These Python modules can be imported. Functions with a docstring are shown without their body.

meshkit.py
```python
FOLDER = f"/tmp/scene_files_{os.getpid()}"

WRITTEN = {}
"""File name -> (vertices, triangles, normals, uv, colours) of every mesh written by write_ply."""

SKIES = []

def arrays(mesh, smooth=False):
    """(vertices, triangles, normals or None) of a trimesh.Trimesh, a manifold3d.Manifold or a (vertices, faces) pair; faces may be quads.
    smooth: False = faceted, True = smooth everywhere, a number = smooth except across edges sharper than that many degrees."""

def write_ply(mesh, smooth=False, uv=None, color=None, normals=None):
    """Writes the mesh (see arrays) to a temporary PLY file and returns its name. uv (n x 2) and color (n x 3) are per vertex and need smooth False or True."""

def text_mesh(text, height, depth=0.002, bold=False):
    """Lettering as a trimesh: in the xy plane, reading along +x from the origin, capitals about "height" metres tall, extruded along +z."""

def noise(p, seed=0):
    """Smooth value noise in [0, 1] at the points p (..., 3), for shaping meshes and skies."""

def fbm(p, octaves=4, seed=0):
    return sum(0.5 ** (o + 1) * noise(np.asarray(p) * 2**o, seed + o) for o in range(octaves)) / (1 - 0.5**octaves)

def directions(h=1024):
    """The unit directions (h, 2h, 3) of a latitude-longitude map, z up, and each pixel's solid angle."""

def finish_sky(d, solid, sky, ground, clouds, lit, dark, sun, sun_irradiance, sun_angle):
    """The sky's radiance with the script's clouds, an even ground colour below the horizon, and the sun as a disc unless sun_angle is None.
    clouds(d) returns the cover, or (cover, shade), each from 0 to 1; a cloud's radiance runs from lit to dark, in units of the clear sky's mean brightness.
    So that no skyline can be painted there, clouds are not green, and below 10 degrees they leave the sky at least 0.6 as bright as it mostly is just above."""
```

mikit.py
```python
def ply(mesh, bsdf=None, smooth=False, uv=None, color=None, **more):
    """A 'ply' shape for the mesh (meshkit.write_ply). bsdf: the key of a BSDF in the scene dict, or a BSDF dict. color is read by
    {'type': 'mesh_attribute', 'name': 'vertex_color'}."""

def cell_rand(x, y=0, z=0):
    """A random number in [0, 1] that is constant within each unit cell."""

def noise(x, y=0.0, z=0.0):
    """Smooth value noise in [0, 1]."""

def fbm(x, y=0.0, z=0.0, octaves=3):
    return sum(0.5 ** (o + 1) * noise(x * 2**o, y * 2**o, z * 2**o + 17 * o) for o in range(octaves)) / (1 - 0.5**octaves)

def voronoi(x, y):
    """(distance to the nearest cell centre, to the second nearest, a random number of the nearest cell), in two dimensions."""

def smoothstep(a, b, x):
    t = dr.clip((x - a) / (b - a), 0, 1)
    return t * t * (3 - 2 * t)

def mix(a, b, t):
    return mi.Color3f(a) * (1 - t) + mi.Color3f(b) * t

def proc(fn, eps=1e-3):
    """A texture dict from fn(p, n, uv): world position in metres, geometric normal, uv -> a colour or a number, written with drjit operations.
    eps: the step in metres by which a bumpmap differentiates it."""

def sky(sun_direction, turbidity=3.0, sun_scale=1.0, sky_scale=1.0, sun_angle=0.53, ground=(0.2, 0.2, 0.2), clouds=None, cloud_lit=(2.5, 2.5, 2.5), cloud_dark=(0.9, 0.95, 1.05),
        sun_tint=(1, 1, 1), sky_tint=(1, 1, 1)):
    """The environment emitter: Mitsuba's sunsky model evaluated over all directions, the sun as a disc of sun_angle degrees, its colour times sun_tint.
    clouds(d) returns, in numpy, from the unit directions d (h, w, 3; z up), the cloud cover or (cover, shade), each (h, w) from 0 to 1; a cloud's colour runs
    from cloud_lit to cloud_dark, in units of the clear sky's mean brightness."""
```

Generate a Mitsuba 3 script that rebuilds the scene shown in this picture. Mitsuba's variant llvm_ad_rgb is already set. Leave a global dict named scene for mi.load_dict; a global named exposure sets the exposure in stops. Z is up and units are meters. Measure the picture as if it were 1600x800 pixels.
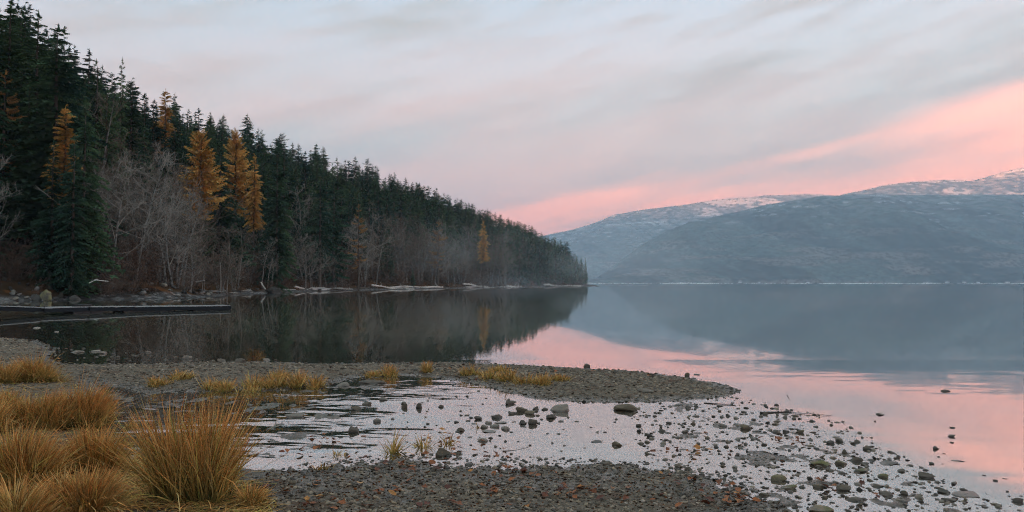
import math
import numpy as np
import trimesh
import mitsuba as mi
import drjit as dr
import mikit
import meshkit
from mikit import proc, noise, fbm, voronoi, cell_rand, smoothstep, mix

T = mi.ScalarTransform4f
scene, labels = {}, {}

# ------------------------------------------------------------------ camera, sky, air, exposure
exposure = 5.2
F, PITCH, EYE, HORIZON = 1186.0, math.atan(43 / 1186.0), 1.6, 443.0
scene['camera'] = {
    'type': 'perspective', 'fov': 2 * math.degrees(math.atan(800 / F)), 'fov_axis': 'x',
    'near_clip': 0.05, 'far_clip': 40000.0, 'medium': {'type': 'ref', 'id': 'air'},
    'to_world': T().look_at(origin=[0, 0, EYE], target=[0, 10 * math.cos(PITCH), EYE + 10 * math.sin(PITCH)], up=[0, 0, 1])}

SUN_EL = 2.5
SUN = np.array([-0.75, -0.66, math.tan(math.radians(SUN_EL))])


def clouds(d):
    az = np.degrees(np.arctan2(d[..., 0], d[..., 1]))
    el = np.degrees(np.arcsin(np.clip(d[..., 2], -1, 1)))
    q = np.stack([d[..., 0] * 3.0, d[..., 1] * 3.0, d[..., 2] * 13], -1)
    q[..., 2] -= 2.6 * d[..., 0]
    n1 = meshkit.fbm(q * 1.1 + 3, 5, 11)
    n2 = meshkit.fbm(q * 2.6 + 8, 5, 23)
    n3 = meshkit.fbm(q * np.array([1.2, 1.2, 2.6]) + 19, 5, 5)
    n4 = meshkit.fbm(q * 6.5 + 31, 4, 51)
    edge = np.interp(az, [-180, -60, -12, 4, 14, 24, 34, 48, 75, 110, 180], [3, 3, 6.5, 8.6, 9.8, 11.0, 14.5, 15.5, 13, 8, 3])
    edge = edge + 5.0 * (n2 - 0.5) + 5.0 * (n3 - 0.5)
    strength = np.interp(az, [-180, -60, -12, 4, 20, 34, 60, 90, 120, 180], [0.2, 0.25, 0.72, 0.84, 0.82, 0.86, 0.80, 0.6, 0.3, 0.2])
    pink = np.clip((edge - el) / 6.5, 0, 1)
    pink = pink * pink * (3 - 2 * pink) * strength * np.clip(0.05 + 1.25 * n3 + 0.65 * n4, 0, 1.2)
    pink = pink * (1 + 0.8 * np.clip((11 - el) / 5, 0, 1))
    wash = 0.14 * np.clip((24 - el) / 16, 0, 1) * np.clip(-1.2 + 4.6 * n1, 0, 1.8)
    blue = 0.42 * np.clip((el - 7) / 12, 0, 1) * np.clip((48 - el) / 20, 0, 1) * np.clip((n2 * 0.55 + n1 * 0.35 + n4 * 0.3 - 0.46) * 4.6, 0, 1)
    return 1 - blue, 1 - np.clip(pink + wash, 0, 1)


scene['sky'] = mikit.sky(SUN, turbidity=3, sun_scale=3.5, sky_scale=1.0, sun_tint=(1.0, 1.0, 14.0), ground=(0.1, 0.1, 0.1),
                         clouds=clouds, cloud_lit=(3.0, 1.02, 0.64), cloud_dark=(0.58, 0.71, 0.72), sky_tint=(0.80, 0.98, 1.36))

scene['air'] = {'type': 'homogeneous', 'albedo': {'type': 'rgb', 'value': [0.60, 0.80, 1.0]}, 'sigma_t': 1.12e-4}
scene['haze'] = {'type': 'cube', 'to_world': T().translate([0, 0, 805]).scale([13500, 13500, 820]),
                 'bsdf': {'type': 'null'}, 'interior': {'type': 'ref', 'id': 'air'}}
labels['haze'] = {'label': 'thin blue evening haze filling the valley over the lake', 'category': 'haze', 'kind': 'stuff'}

# ------------------------------------------------------------------ helpers
rng = np.random.default_rng(20)


def gp(u, v, z=0.0):
    """World point on the level z that the photograph's point (u, v) shows."""
    a, b = (u - 800) / F, (400 - v) / F
    dx, dy, dz = a, math.cos(PITCH) - b * math.sin(PITCH), math.sin(PITCH) + b * math.cos(PITCH)
    t = (z - EYE) / dz
    return np.array([dx * t, dy * t])


def gps(pts, z=0.0):
    return np.array([gp(u, v, z) for u, v in pts])


def sdf(poly, x, y):
    """Signed distance to a polygon, positive inside."""
    x, y = np.asarray(x, float), np.asarray(y, float)
    d2, inside = np.full(x.shape, 1e18), np.zeros(x.shape, bool)
    n = len(poly)
    for i in range(n):
        ax, ay = poly[i]
        bx, by = poly[(i + 1) % n]
        ex, ey = bx - ax, by - ay
        t = np.clip(((x - ax) * ex + (y - ay) * ey) / (ex * ex + ey * ey + 1e-12), 0, 1)
        d2 = np.minimum(d2, (x - ax - t * ex) ** 2 + (y - ay - t * ey) ** 2)
        c = (ay > y) != (by > y)
        inside ^= c & (x < (bx - ax) * (y - ay) / (by - ay + 1e-12) + ax)
    return np.where(inside, 1, -1) * np.sqrt(d2)


def nfbm(x, y, s, octv=3, seed=0, z=0.0):
    return meshkit.fbm(np.stack([np.asarray(x) * s, np.asarray(y) * s, np.full(np.shape(x), z + 0.37)], -1), octv, seed)


COUNT = {}


def numbered(name):
    n = COUNT.get(name, 0)
    COUNT[name] = n + 1
    return name if n == 0 else f'{name}_{n:03d}'


def tag(key, label, cat, group=None, kind=None):
    e = {'label': label, 'category': cat}
    if group:
        e['group'] = group
    if kind:
        e['kind'] = kind
    labels[key] = e


def add(name, mesh, bsdf, label, cat, group=None, kind=None, **kw):
    key = numbered(name)
    scene[key] = mikit.ply(mesh, bsdf, **kw)
    tag(key, label, cat, group, kind)
    return key


def part(parent, name, mesh, bsdf, label=None, **kw):
    key = numbered(f'{parent}__{name}')
    scene[key] = mikit.ply(mesh, bsdf, **kw)
    if label:
        labels[key] = {'label': label}
    return key


def grid_faces(nr, nc, wrap=False):
    i, j = np.meshgrid(np.arange(nr - 1), np.arange(nc if wrap else nc - 1), indexing='ij')
    a, b = i * nc + j, i * nc + (j + 1) % nc
    return np.stack([a, b, b + nc, a + nc], -1).reshape(-1, 4)


def tris(q):
    return np.vstack([q[:, [0, 1, 2]], q[:, [0, 2, 3]]])


def segs(P0, P1, R0, R1, sides=3):
    """Many tapered tubes in one mesh."""
    P0, P1, R0, R1 = (np.asarray(a, float) for a in (P0, P1, R0, R1))
    t = P1 - P0
    t /= np.linalg.norm(t, axis=1, keepdims=True) + 1e-9
    ref = np.where(np.abs(t[:, 2:]) < 0.9, [[0, 0, 1.0]], [[1.0, 0, 0]])
    a = np.cross(t, ref)
    a /= np.linalg.norm(a, axis=1, keepdims=True) + 1e-9
    b = np.cross(t, a)
    ang = np.arange(sides) * 2 * np.pi / sides
    ring = np.cos(ang)[None, :, None] * a[:, None] + np.sin(ang)[None, :, None] * b[:, None]
    v = np.concatenate([P0[:, None] + R0[:, None, None] * ring, P1[:, None] + R1[:, None, None] * ring], 1)
    k = np.arange(sides)
    q = np.stack([k, (k + 1) % sides, (k + 1) % sides + sides, k + sides], -1)
    f = (q[None] + (np.arange(len(P0)) * 2 * sides)[:, None, None]).reshape(-1, 4)
    return v.reshape(-1, 3), tris(f)


def tube(points, radii, sides=8, caps=True):
    """One smooth tapered tube with closed ends."""
    p, r = np.asarray(points, float), np.asarray(radii, float)
    t = np.gradient(p, axis=0)
    t /= np.linalg.norm(t, axis=1, keepdims=True) + 1e-9
    ref = np.array([0, 0, 1.0]) if abs(t[:, 2]).max() < 0.9 else np.array([1.0, 0.1, 0])
    a = np.cross(t, ref)
    a /= np.linalg.norm(a, axis=1, keepdims=True) + 1e-9
    b = np.cross(t, a)
    ang = np.arange(sides) * 2 * np.pi / sides
    rr = np.broadcast_to(r.reshape(len(p), -1), (len(p), sides))
    v = p[:, None] + rr[..., None] * (np.cos(ang)[None, :, None] * a[:, None] + np.sin(ang)[None, :, None] * b[:, None])
    f = tris(grid_faces(len(p), sides, True))
    v = v.reshape(-1, 3)
    if caps:
        n = len(v)
        v = np.vstack([v, p[:1], p[-1:]])
        k = np.arange(sides)
        f = np.vstack([f, np.stack([(k + 1) % sides, k, k * 0 + n], -1),
                       np.stack([k + (len(p) - 1) * sides, (k + 1) % sides + (len(p) - 1) * sides, k * 0 + n + 1], -1)])
    return v, f


def join(meshes):
    vs, fs, n = [], [], 0
    for v, f in meshes:
        f = np.asarray(f)
        f = tris(f) if f.shape[1] == 4 else f
        vs.append(np.asarray(v, float))
        fs.append(f + n)
        n += len(v)
    return np.vstack(vs), np.vstack(fs)


def box(sx, sy, sz, at=(0, 0, 0), rz=0.0, chamfer=0.0):
    m = trimesh.creation.box((sx, sy, sz))
    v, f = np.array(m.vertices), np.array(m.faces)
    c, s = math.cos(rz), math.sin(rz)
    v = v @ np.array([[c, s, 0], [-s, c, 0], [0, 0, 1]])
    return v + np.array(at), f


def rgb(*c):
    return {'type': 'rgb', 'value': list(c)}


# ------------------------------------------------------------------ ground shape
SHELF = np.vstack([gps([(-1500, 480), (-300, 505), (-60, 521), (0, 527), (60, 532), (92, 549), (80, 560), (120, 566), (220, 568), (300, 565), (400, 564), (500, 567), (600, 567),
                        (700, 565), (800, 569), (900, 574), (1000, 579), (1080, 589), (1130, 599), (1166, 611), (1140, 622), (1190, 638), (1300, 650), (1420, 690), (1520, 738), (1640, 790), (1780, 860),
                        (1950, 1000)]), [[5, 0], [9, -60], [-200, -60], [-200, 30]]])
SPIT = gps([(-200, 560), (110, 569), (220, 569), (300, 566), (400, 565), (500, 568), (600, 568), (700, 566), (800, 570), (900, 575), (1000, 580), (1080, 590), (1130, 600), (1163, 611),
            (1130, 621), (1050, 627), (960, 630), (880, 628), (830, 623), (770, 607), (720, 596), (680, 590), (640, 588), (560, 590), (510, 602), (440, 610), (330, 612), (230, 616), (160, 600)])
BANK = np.vstack([gps([(-300, 505), (-60, 521), (0, 527), (60, 532), (88, 549), (76, 560), (112, 570), (150, 600), (165, 650), (185, 690), (205, 720), (390, 745), (425, 790), (440, 900), (480, 1100)]),
                  [[-0.5, 0.5], [-3, -20], [-60, -30], [-90, 20]]])
BAR = np.vstack([gps([(200, 735), (430, 738), (520, 728), (620, 717), (700, 722), (760, 724), (830, 727), (900, 727), (1000, 730), (1080, 738), (1160, 752), (1210, 775), (1260, 810), (1330, 900), (1400, 1100)]),
                 [[3, 0.5], [6, -20], [-40, -20]]])
FLAT = gps([(980, 640), (1060, 630), (1150, 619), (1200, 640), (1300, 653), (1370, 690), (1450, 735), (1560, 790), (1750, 900), (1100, 900), (1090, 745), (960, 728), (1000, 690)])
STREAM = gps([(120, 590), (230, 618), (330, 614), (440, 612), (520, 604), (570, 592), (640, 590), (600, 625), (560, 660), (500, 690), (430, 730), (380, 760), (200, 770), (150, 660)])
POOL = gps([(640, 590), (700, 593), (770, 608), (830, 625), (960, 632), (1040, 650), (1020, 690), (960, 722), (840, 722), (700, 716), (600, 705), (520, 710), (560, 660), (600, 625)])


def height(x, y):
    x, y = np.asarray(x, float), np.asarray(y, float)
    wob = 0.5 * (nfbm(x, y, 1.1, 4, 3) - 0.5) + 0.25 * (nfbm(x, y, 4.0, 3, 31) - 0.5)
    far = np.hypot(x, y)
    s = sdf(SHELF, x, y) + wob * np.clip(far / 12, 0.4, 2)
    flat = np.clip(sdf(FLAT, x, y) / 0.9 + 0.5, 0, 1)
    stream = np.clip(sdf(STREAM, x, y) / 0.7 + 0.5, 0, 1)
    pool = np.clip(sdf(POOL, x, y) / 0.7 + 0.5, 0, 1)
    rough = nfbm(x, y, 2.2, 3, 5) - 0.5
    fine = nfbm(x * 1.0, y * 0.8, 9.0, 3, 7) - 0.5
    tiny = nfbm(x, y, 38.0, 2, 9) - 0.5
    base = -0.014 + 0.010 * flat + 0.011 * stream - 0.016 * pool
    base = base + rough * (0.034 - 0.014 * pool) + fine * (0.030 - 0.020 * pool)
    out = -0.03 - 0.028 * np.maximum(-s, 0) - 0.010 * np.maximum(-s - 4, 0)
    z = np.where(s > 0, base * np.clip(s / 0.8, 0, 1) + -0.02 * (1 - np.clip(s / 0.8, 0, 1)), np.maximum(out - 0.02 + 0.02 * np.exp(s), -9))
    for poly, slope, top in ((SPIT, 0.075, 0.085), (BANK, 0.10, 0.16), (BAR, 0.030, 0.040)):
        q = sdf(poly, x, y) + wob * (0.9 if poly is not SPIT else 0.55)
        prof = np.where(q > 0, top * (1 - np.exp(-q * slope / top)), 0.10 * q)
        z = np.maximum(z, prof + rough * (0.050 if poly is BAR else 0.014) + fine * (0.034 if poly is BAR else 0.022))
    z = z + tiny * 0.009 * np.clip(1 - far / 40, 0, 1) * np.clip(0.15 + z / 0.03, 0.15, 1)
    z = z + np.clip(-y - 2, 0, 60) * 0.05
    return z


# front fan with fine cells, all round the place where one stands
cols = np.radians(np.concatenate([np.arange(-46, 46.01, 0.13), np.arange(48, 313, 2.5)]))
rows = np.concatenate([[0.2, 0.8, 1.5, 2.2, 2.9], 3.4 * 1.005 ** np.arange(400), 25 * 1.012 ** np.arange(1, 45), 42.5 * 1.12 ** np.arange(1, 51)])
rows = rows[rows < 12500]
R, A = np.meshgrid(rows, cols, indexing='ij')
gx, gy = R * np.sin(A), R * np.cos(A)
gz = height(gx, gy)
verts = np.vstack([np.stack([gx, gy, gz], -1).reshape(-1, 3), [[0, 0, float(height(0.0, 0.0))]]])
faces = tris(grid_faces(len(rows), len(cols), True))[:, ::-1]
k = np.arange(len(cols))
faces = np.vstack([faces, np.stack([k, (k + 1) % len(cols), k * 0 + len(verts) - 1], -1)[:, ::-1]])
up = np.cross(verts[faces[:, 1]] - verts[faces[:, 0]], verts[faces[:, 2]] - verts[faces[:, 0]])[:, 2] > 0
faces = np.where(up[:, None], faces, faces[:, ::-1])


def ground_color(p, n, uv):
    warp = fbm(p.x * 3, p.y * 3, 1.0) * 0.6
    d1, d2, c1 = voronoi(p.x * 26 + warp, p.y * 26)
    e1, e2, c2 = voronoi(p.x * 58, p.y * 58 + warp)
    g = 0.12 + 0.22 * c1 * c1 + 0.06 * c2
    g = g * (0.55 + 0.45 * smoothstep(0.02, 0.22, d2 - d1))
    warm = cell_rand(dr.floor(c1 * 97), dr.floor(c2 * 5), 2)
    col = mi.Color3f(g * (1.0 + 0.22 * warm), g * (0.97 + 0.03 * warm), g * (0.96 - 0.20 * warm))
    mud = mix((0.13, 0.115, 0.095), (0.22, 0.205, 0.185), fbm(p.x * 1.7, p.y * 1.7, 3.0))
    muddy = smoothstep(0.42, 0.66, fbm(p.x * 0.9 + 5, p.y * 0.9, 7.0))
    col = mix(col, mud, 0.65 * muddy)
    litter = smoothstep(0.60, 0.72, fbm(p.x * 5.5, p.y * 5.5, 11.0)) * smoothstep(-0.01, 0.03, p.z)
    col = mix(col, (0.11, 0.055, 0.028), 0.55 * litter)
    bed = mix((0.17, 0.155, 0.12), (0.28, 0.26, 0.22), fbm(p.x * 1.6, p.y * 1.6, 2.0))
    col = mix(col, bed, 0.9 * smoothstep(0.004, -0.008, p.z))
    deep = smoothstep(-0.06, -0.40, p.z)
    col = mix(col, mix((0.30, 0.33, 0.28), (0.58, 0.63, 0.55), fbm(p.x * 0.8, p.y * 0.8, 6.0)), deep)
    algae = smoothstep(0.50, 0.64, fbm(p.x * 1.6 + 2, p.y * 2.6, 4.0)) * smoothstep(-0.8, -2.2, p.x) * smoothstep(13.2, 10.0, p.y) * smoothstep(0.012, -0.004, p.z)
    col = mix(col, (0.10, 0.16, 0.085), 0.75 * algae)
    wet = smoothstep(0.035, 0.004, p.z + 0.02 * (fbm(p.x * 6, p.y * 6, 9.0) - 0.5))
    return col * mi.Color3f(1.10, 0.98, 0.82) * dr.lerp(0.62 - 0.24 * wet, 0.95, smoothstep(0.0, -0.010, p.z))


def ground_rough(p, n, uv):
    wet = smoothstep(0.030, 0.004, p.z + 0.025 * (fbm(p.x * 7, p.y * 7, 9.0) - 0.5))
    return 0.85 - 0.55 * wet


def ground_bump(p, n, uv):
    d1, d2, c1 = voronoi(p.x * 26 + fbm(p.x * 3, p.y * 3, 1.0) * 0.6, p.y * 26)
    return (smoothstep(0.5, 0.0, d1) * (0.4 + 0.6 * c1) + 0.35 * fbm(p.x * 90, p.y * 90, 2.0)) * smoothstep(-0.006, 0.004, p.z)


scene['ground_material'] = {'type': 'bumpmap', 'arbitrary': proc(ground_bump, 2e-3), 'scale': 0.007,
                            'bsdf': {'type': 'principled', 'base_color': proc(ground_color), 'roughness': proc(ground_rough), 'specular': 0.4}}
add('gravel_ground', (verts, faces), 'ground_material', 'wet gravel and mud shore running down into the lake bed', 'ground', kind='structure', smooth=True, uv=verts[:, :2])


# ------------------------------------------------------------------ lake
def ripple(p, n, uv):
    near = smoothstep(60.0, 30.0, dr.sqrt(p.x * p.x + p.y * p.y))
    st = smoothstep(0.8, -2.0, p.x) * smoothstep(13.5, 11.0, p.y) * smoothstep(4.0, 6.0, p.y)
    w = fbm(p.x * 1.7 - p.y * 0.8 + 3, p.y * 4.2 + p.x * 1.1, 1.0, 3) * smoothstep(0.30, 0.62, fbm(p.x * 0.8, p.y * 1.4, 8.0, 2))
    calm = fbm(p.x * 1.1, p.y * 3.0, 5.0, 2)
    return near * (st * w * 0.016 + calm * 0.0022 * smoothstep(16.0, 12.0, p.y))


scene['water_material'] = {'type': 'bumpmap', 'arbitrary': proc(ripple, 6e-3), 'scale': 1.0,
                           'bsdf': {'type': 'blendbsdf', 'weight': 0.43, 'clear': {'type': 'dielectric', 'int_ior': 1.40, 'ext_ior': 1.0},
                                    'sheen': {'type': 'roughconductor', 'alpha': 0.0022, 'material': 'none', 'specular_reflectance': rgb(0.97, 0.97, 0.97)}}}
ring = np.concatenate([[0.5], 3.0 * 1.35 ** np.arange(28)])
ring = np.append(ring[ring < 12000], 12300)
ang = np.radians(np.arange(0, 360, 3.0))
R, A = np.meshgrid(ring, ang, indexing='ij')
wv = np.vstack([np.stack([R * np.sin(A), R * np.cos(A), R * 0], -1).reshape(-1, 3), [[0, 0, 0]]])
wf = tris(grid_faces(len(ring), len(ang), True))[:, ::-1]
k = np.arange(len(ang))
wf = np.vstack([wf, np.stack([(k + 1) % len(ang), k, k * 0 + len(wv) - 1], -1)])
n0 = np.cross(wv[wf[:, 1]] - wv[wf[:, 0]], wv[wf[:, 2]] - wv[wf[:, 0]])[:, 2]
wf = np.where((n0 > 0)[:, None], wf, wf[:, ::-1])
add('lake_water', (wv, wf), 'water_material', 'still lake water mirroring the sky, forest and mountains', 'lake', kind='structure', uv=wv[:, :2])

# ------------------------------------------------------------------ wooded hillside
SHORE = np.array([[-140, 30], [-95, 52], [-62, 62], [-47, 70], [-40, 78], [-36, 86], [-40, 105], [-41, 126], [-42, 145], [-40, 158], [-35, 185], [-28, 210], [-20, 240], [-11, 271], [0, 295], [13, 318],
                  [25, 365], [36, 405], [43, 425]])
LAND = np.vstack([SHORE, [[46, 436], [40, 452], [10, 490], [-60, 540], [-200, 620], [-480, 620], [-480, 0], [-200, 0]]])
SIL_U = [-900, -300, -120, 0, 60, 120, 190, 230, 300, 360, 420, 480, 520, 600, 640, 690, 740, 790, 860, 885, 905, 930]
SIL_V = [-620, -240, -90, -12, 8, 52, 88, 116, 142, 162, 196, 216, 226, 256, 280, 292, 318, 336, 364, 372, 396, 408]


def sil_height(x, y, shift=0.0):
    u = 800 + x / np.maximum(y, 5) * F
    return EYE + (HORIZON - (np.interp(u, SIL_U, SIL_V) + shift)) / F * y


def hill(x, y):
    x, y = np.asarray(x, float), np.asarray(y, float)
    t = sdf(LAND, x, y)
    up = 0.5 * np.clip(t, 0, 3) ** 0.8 + 0.30 * np.clip(t - 3, 0, 14) + 0.42 * np.clip(t - 17, 0, 400)
    cap = np.maximum(sil_height(x, y) - 17.5, 1.2 + 0.06 * np.clip(t, 0, 100))
    up = -np.log(np.exp(-np.clip(up, 0, 160) / 4) + np.exp(-np.clip(cap, 0, 160) / 4)) * 4 + 2.77
    up = np.where(t < 12, np.minimum(up, 0.5 * np.clip(t, 0, 3) ** 0.8 + 0.30 * np.clip(t - 3, 0, 14)), up)
    z = np.where(t > 0, up + (nfbm(x, y, 0.25, 3, 41) - 0.5) * np.clip(t, 0, 3) * 0.4, np.maximum(0.14 * t, -9.5))
    return z


hx, hy = np.meshgrid(np.arange(-400, 110, 3.0), np.arange(20, 600, 3.0), indexing='xy')
hv = np.stack([hx, hy, hill(hx, hy)], -1).reshape(-1, 3)
hf = grid_faces(*hx.shape)
keep = (hv[hf][..., 2].max(1) > -6)
hf = tris(hf[keep])


def hill_color(p, n, uv):
    f = fbm(p.x * 0.35, p.y * 0.35, p.z * 0.35)
    col = mix((0.030, 0.022, 0.016), (0.085, 0.055, 0.034), smoothstep(0.3, 0.7, f))
    rust = smoothstep(0.55, 0.7, fbm(p.x * 0.9 + 9, p.y * 0.9, 2.0)) * smoothstep(3.0, 1.0, p.z)
    col = mix(col, (0.17, 0.075, 0.030), 0.7 * rust)
    d1, d2, c1 = voronoi(p.x * 2.2, p.y * 2.2)
    stone = mi.Color3f(0.09 + 0.22 * c1 * c1) * (0.5 + 0.5 * smoothstep(0.02, 0.2, d2 - d1))
    col = mix(col, stone, smoothstep(1.2, 0.5, p.z + fbm(p.x * 0.6, p.y * 0.6, 1.0)) * 0.9)
    col = mix(col, (0.42, 0.46, 0.40), smoothstep(-0.1, -0.8, p.z))
    return col


scene['hill_material'] = {'type': 'twosided', 'bsdf': {'type': 'diffuse', 'reflectance': proc(hill_color)}}
add('wooded_hillside', (hv, hf), 'hill_material', 'steep forested hillside rising from the left shore of the lake', 'hillside', kind='structure', smooth=True)

# ------------------------------------------------------------------ far mountains


def mountain(name, label, u, v, y0, y1, y2, power, rough, seed, nu=420, ny=90, crest_noise=0.012):
    uu = np.linspace(u[0], u[-1], nu)
    crest = np.maximum((HORIZON - np.interp(uu, u, v)) / F * y1, 4.0)
    s = np.linspace(0, 1, ny)
    back = np.linspace(0, 1, 14)[1:]
    S = np.concatenate([s, 1 + back])
    Y = np.concatenate([y0 + (y1 - y0) * s, y1 + (y2 - y1) * back])
    U, YY = np.meshgrid(uu, Y, indexing='xy')
    SS = np.broadcast_to(S[:, None], U.shape)
    X = (U - 800) / F * (y0 + (YY - y0) * 0.9 + 0.05 * y1)
    X = (U - 800) / F * YY
    C = np.broadcast_to(crest[None], U.shape)
    prof = np.where(SS <= 1, np.clip(SS, 0, 1) ** power, 1 - 0.55 * (SS - 1) ** 1.2)
    n = meshkit.fbm(np.stack([X / 900, YY / 1300, U * 0 + seed], -1), 6, seed) - 0.5
    ridge = 1 - np.abs(2 * meshkit.fbm(np.stack([X / 1100, YY / 2600, U * 0 + seed + 5], -1), 5, seed + 3) - 1)
    bell = np.clip(SS, 0, 1) * np.clip(1 - SS, 0, 1) * 4
    Z = C * prof + bell * C * rough * (n * 1.6 + (ridge - 0.8) * 0.7) + crest_noise * C * (meshkit.fbm(np.stack([X / 160, YY / 160, U * 0], -1), 4, seed + 9) - 0.5) * np.clip(SS * 3, 0, 1)
    Z = np.where(SS < 0.02, -6, Z)
    vv = np.stack([X, YY, Z], -1).reshape(-1, 3)
    f = tris(grid_faces(len(S), nu))
    add(name, (vv, f), 'mountain_material', label, 'mountain', kind='structure', smooth=True)


def mountain_color(p, n, uv):
    big = fbm(p.x * 0.0016, p.y * 0.0011, p.z * 0.006, 4)
    fine = fbm(p.x * 0.02, p.y * 0.012, p.z * 0.03, 4)
    col = mix((0.018, 0.030, 0.030), (0.050, 0.066, 0.056), fine)
    speck = fbm(p.x * 0.055, p.y * 0.030, p.z * 0.06, 3)
    gully = fbm(p.x * 0.0042 + p.z * 0.0012, p.y * 0.0009, 5.0, 4)
    col = col * (0.45 + 1.1 * speck) * (0.35 + 1.3 * smoothstep(0.32, 0.66, gully))
    band = fbm(p.x * 0.0030 + 7, p.y * 0.0016, p.z * 0.014 + 3, 5)
    brown = smoothstep(0.50, 0.66, band) * smoothstep(620.0, 120.0, p.z)
    col = mix(col, mix((0.07, 0.050, 0.044), (0.22, 0.165, 0.14), smoothstep(0.35, 0.65, speck)), 0.6 * brown)
    clear = smoothstep(0.60, 0.66, fbm(p.x * 0.006 + 3, p.y * 0.004, p.z * 0.03 + 9, 3)) * smoothstep(380.0, 640.0, p.z)
    col = mix(col, (0.55, 0.55, 0.57), 0.55 * clear * smoothstep(0.45, 0.6, fine))
    dust = smoothstep(420.0, 1000.0, p.z + 260 * (big - 0.5))
    col = mix(col, (0.50, 0.50, 0.52), dust * (0.06 + 0.36 * smoothstep(0.42, 0.62, fine)))
    bowl = smoothstep(0.54, 0.60, fbm(p.x * 0.0021 + 4, p.y * 0.0012 + 2, p.z * 0.005, 3)) * smoothstep(760.0, 900.0, p.z)
    col = mix(col, (0.80, 0.80, 0.82), bowl * (0.04 + 0.70 * smoothstep(0.35, 0.5, fine)))
    return col


scene['mountain_material'] = {'type': 'twosided', 'bsdf': {'type': 'diffuse', 'reflectance': proc(mountain_color)}}
mountain('front_mountain', 'broad dark blue forested mountain across the lake', [880, 930, 960, 1000, 1040, 1080, 1150, 1200, 1280, 1340, 1450, 1600, 1800, 2200, 2800],
         [443, 436, 415, 384, 362, 346, 331, 319, 306, 303, 304, 303, 296, 300, 330], 4300, 7000, 8300, 0.82, 0.34, 3)
mountain('snowy_ridge', 'snow dusted mountain ridge with a pink sunlit crest behind the forest point', [-200, 300, 600, 780, 860, 900, 930, 960, 1000, 1060, 1110, 1150, 1200, 1260, 1300, 1340, 1400],
         [425, 405, 392, 380, 366, 357, 348, 335, 328, 321, 313, 309, 305, 303, 304, 312, 330], 8400, 11500, 12900, 0.9, 0.22, 8)
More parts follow.
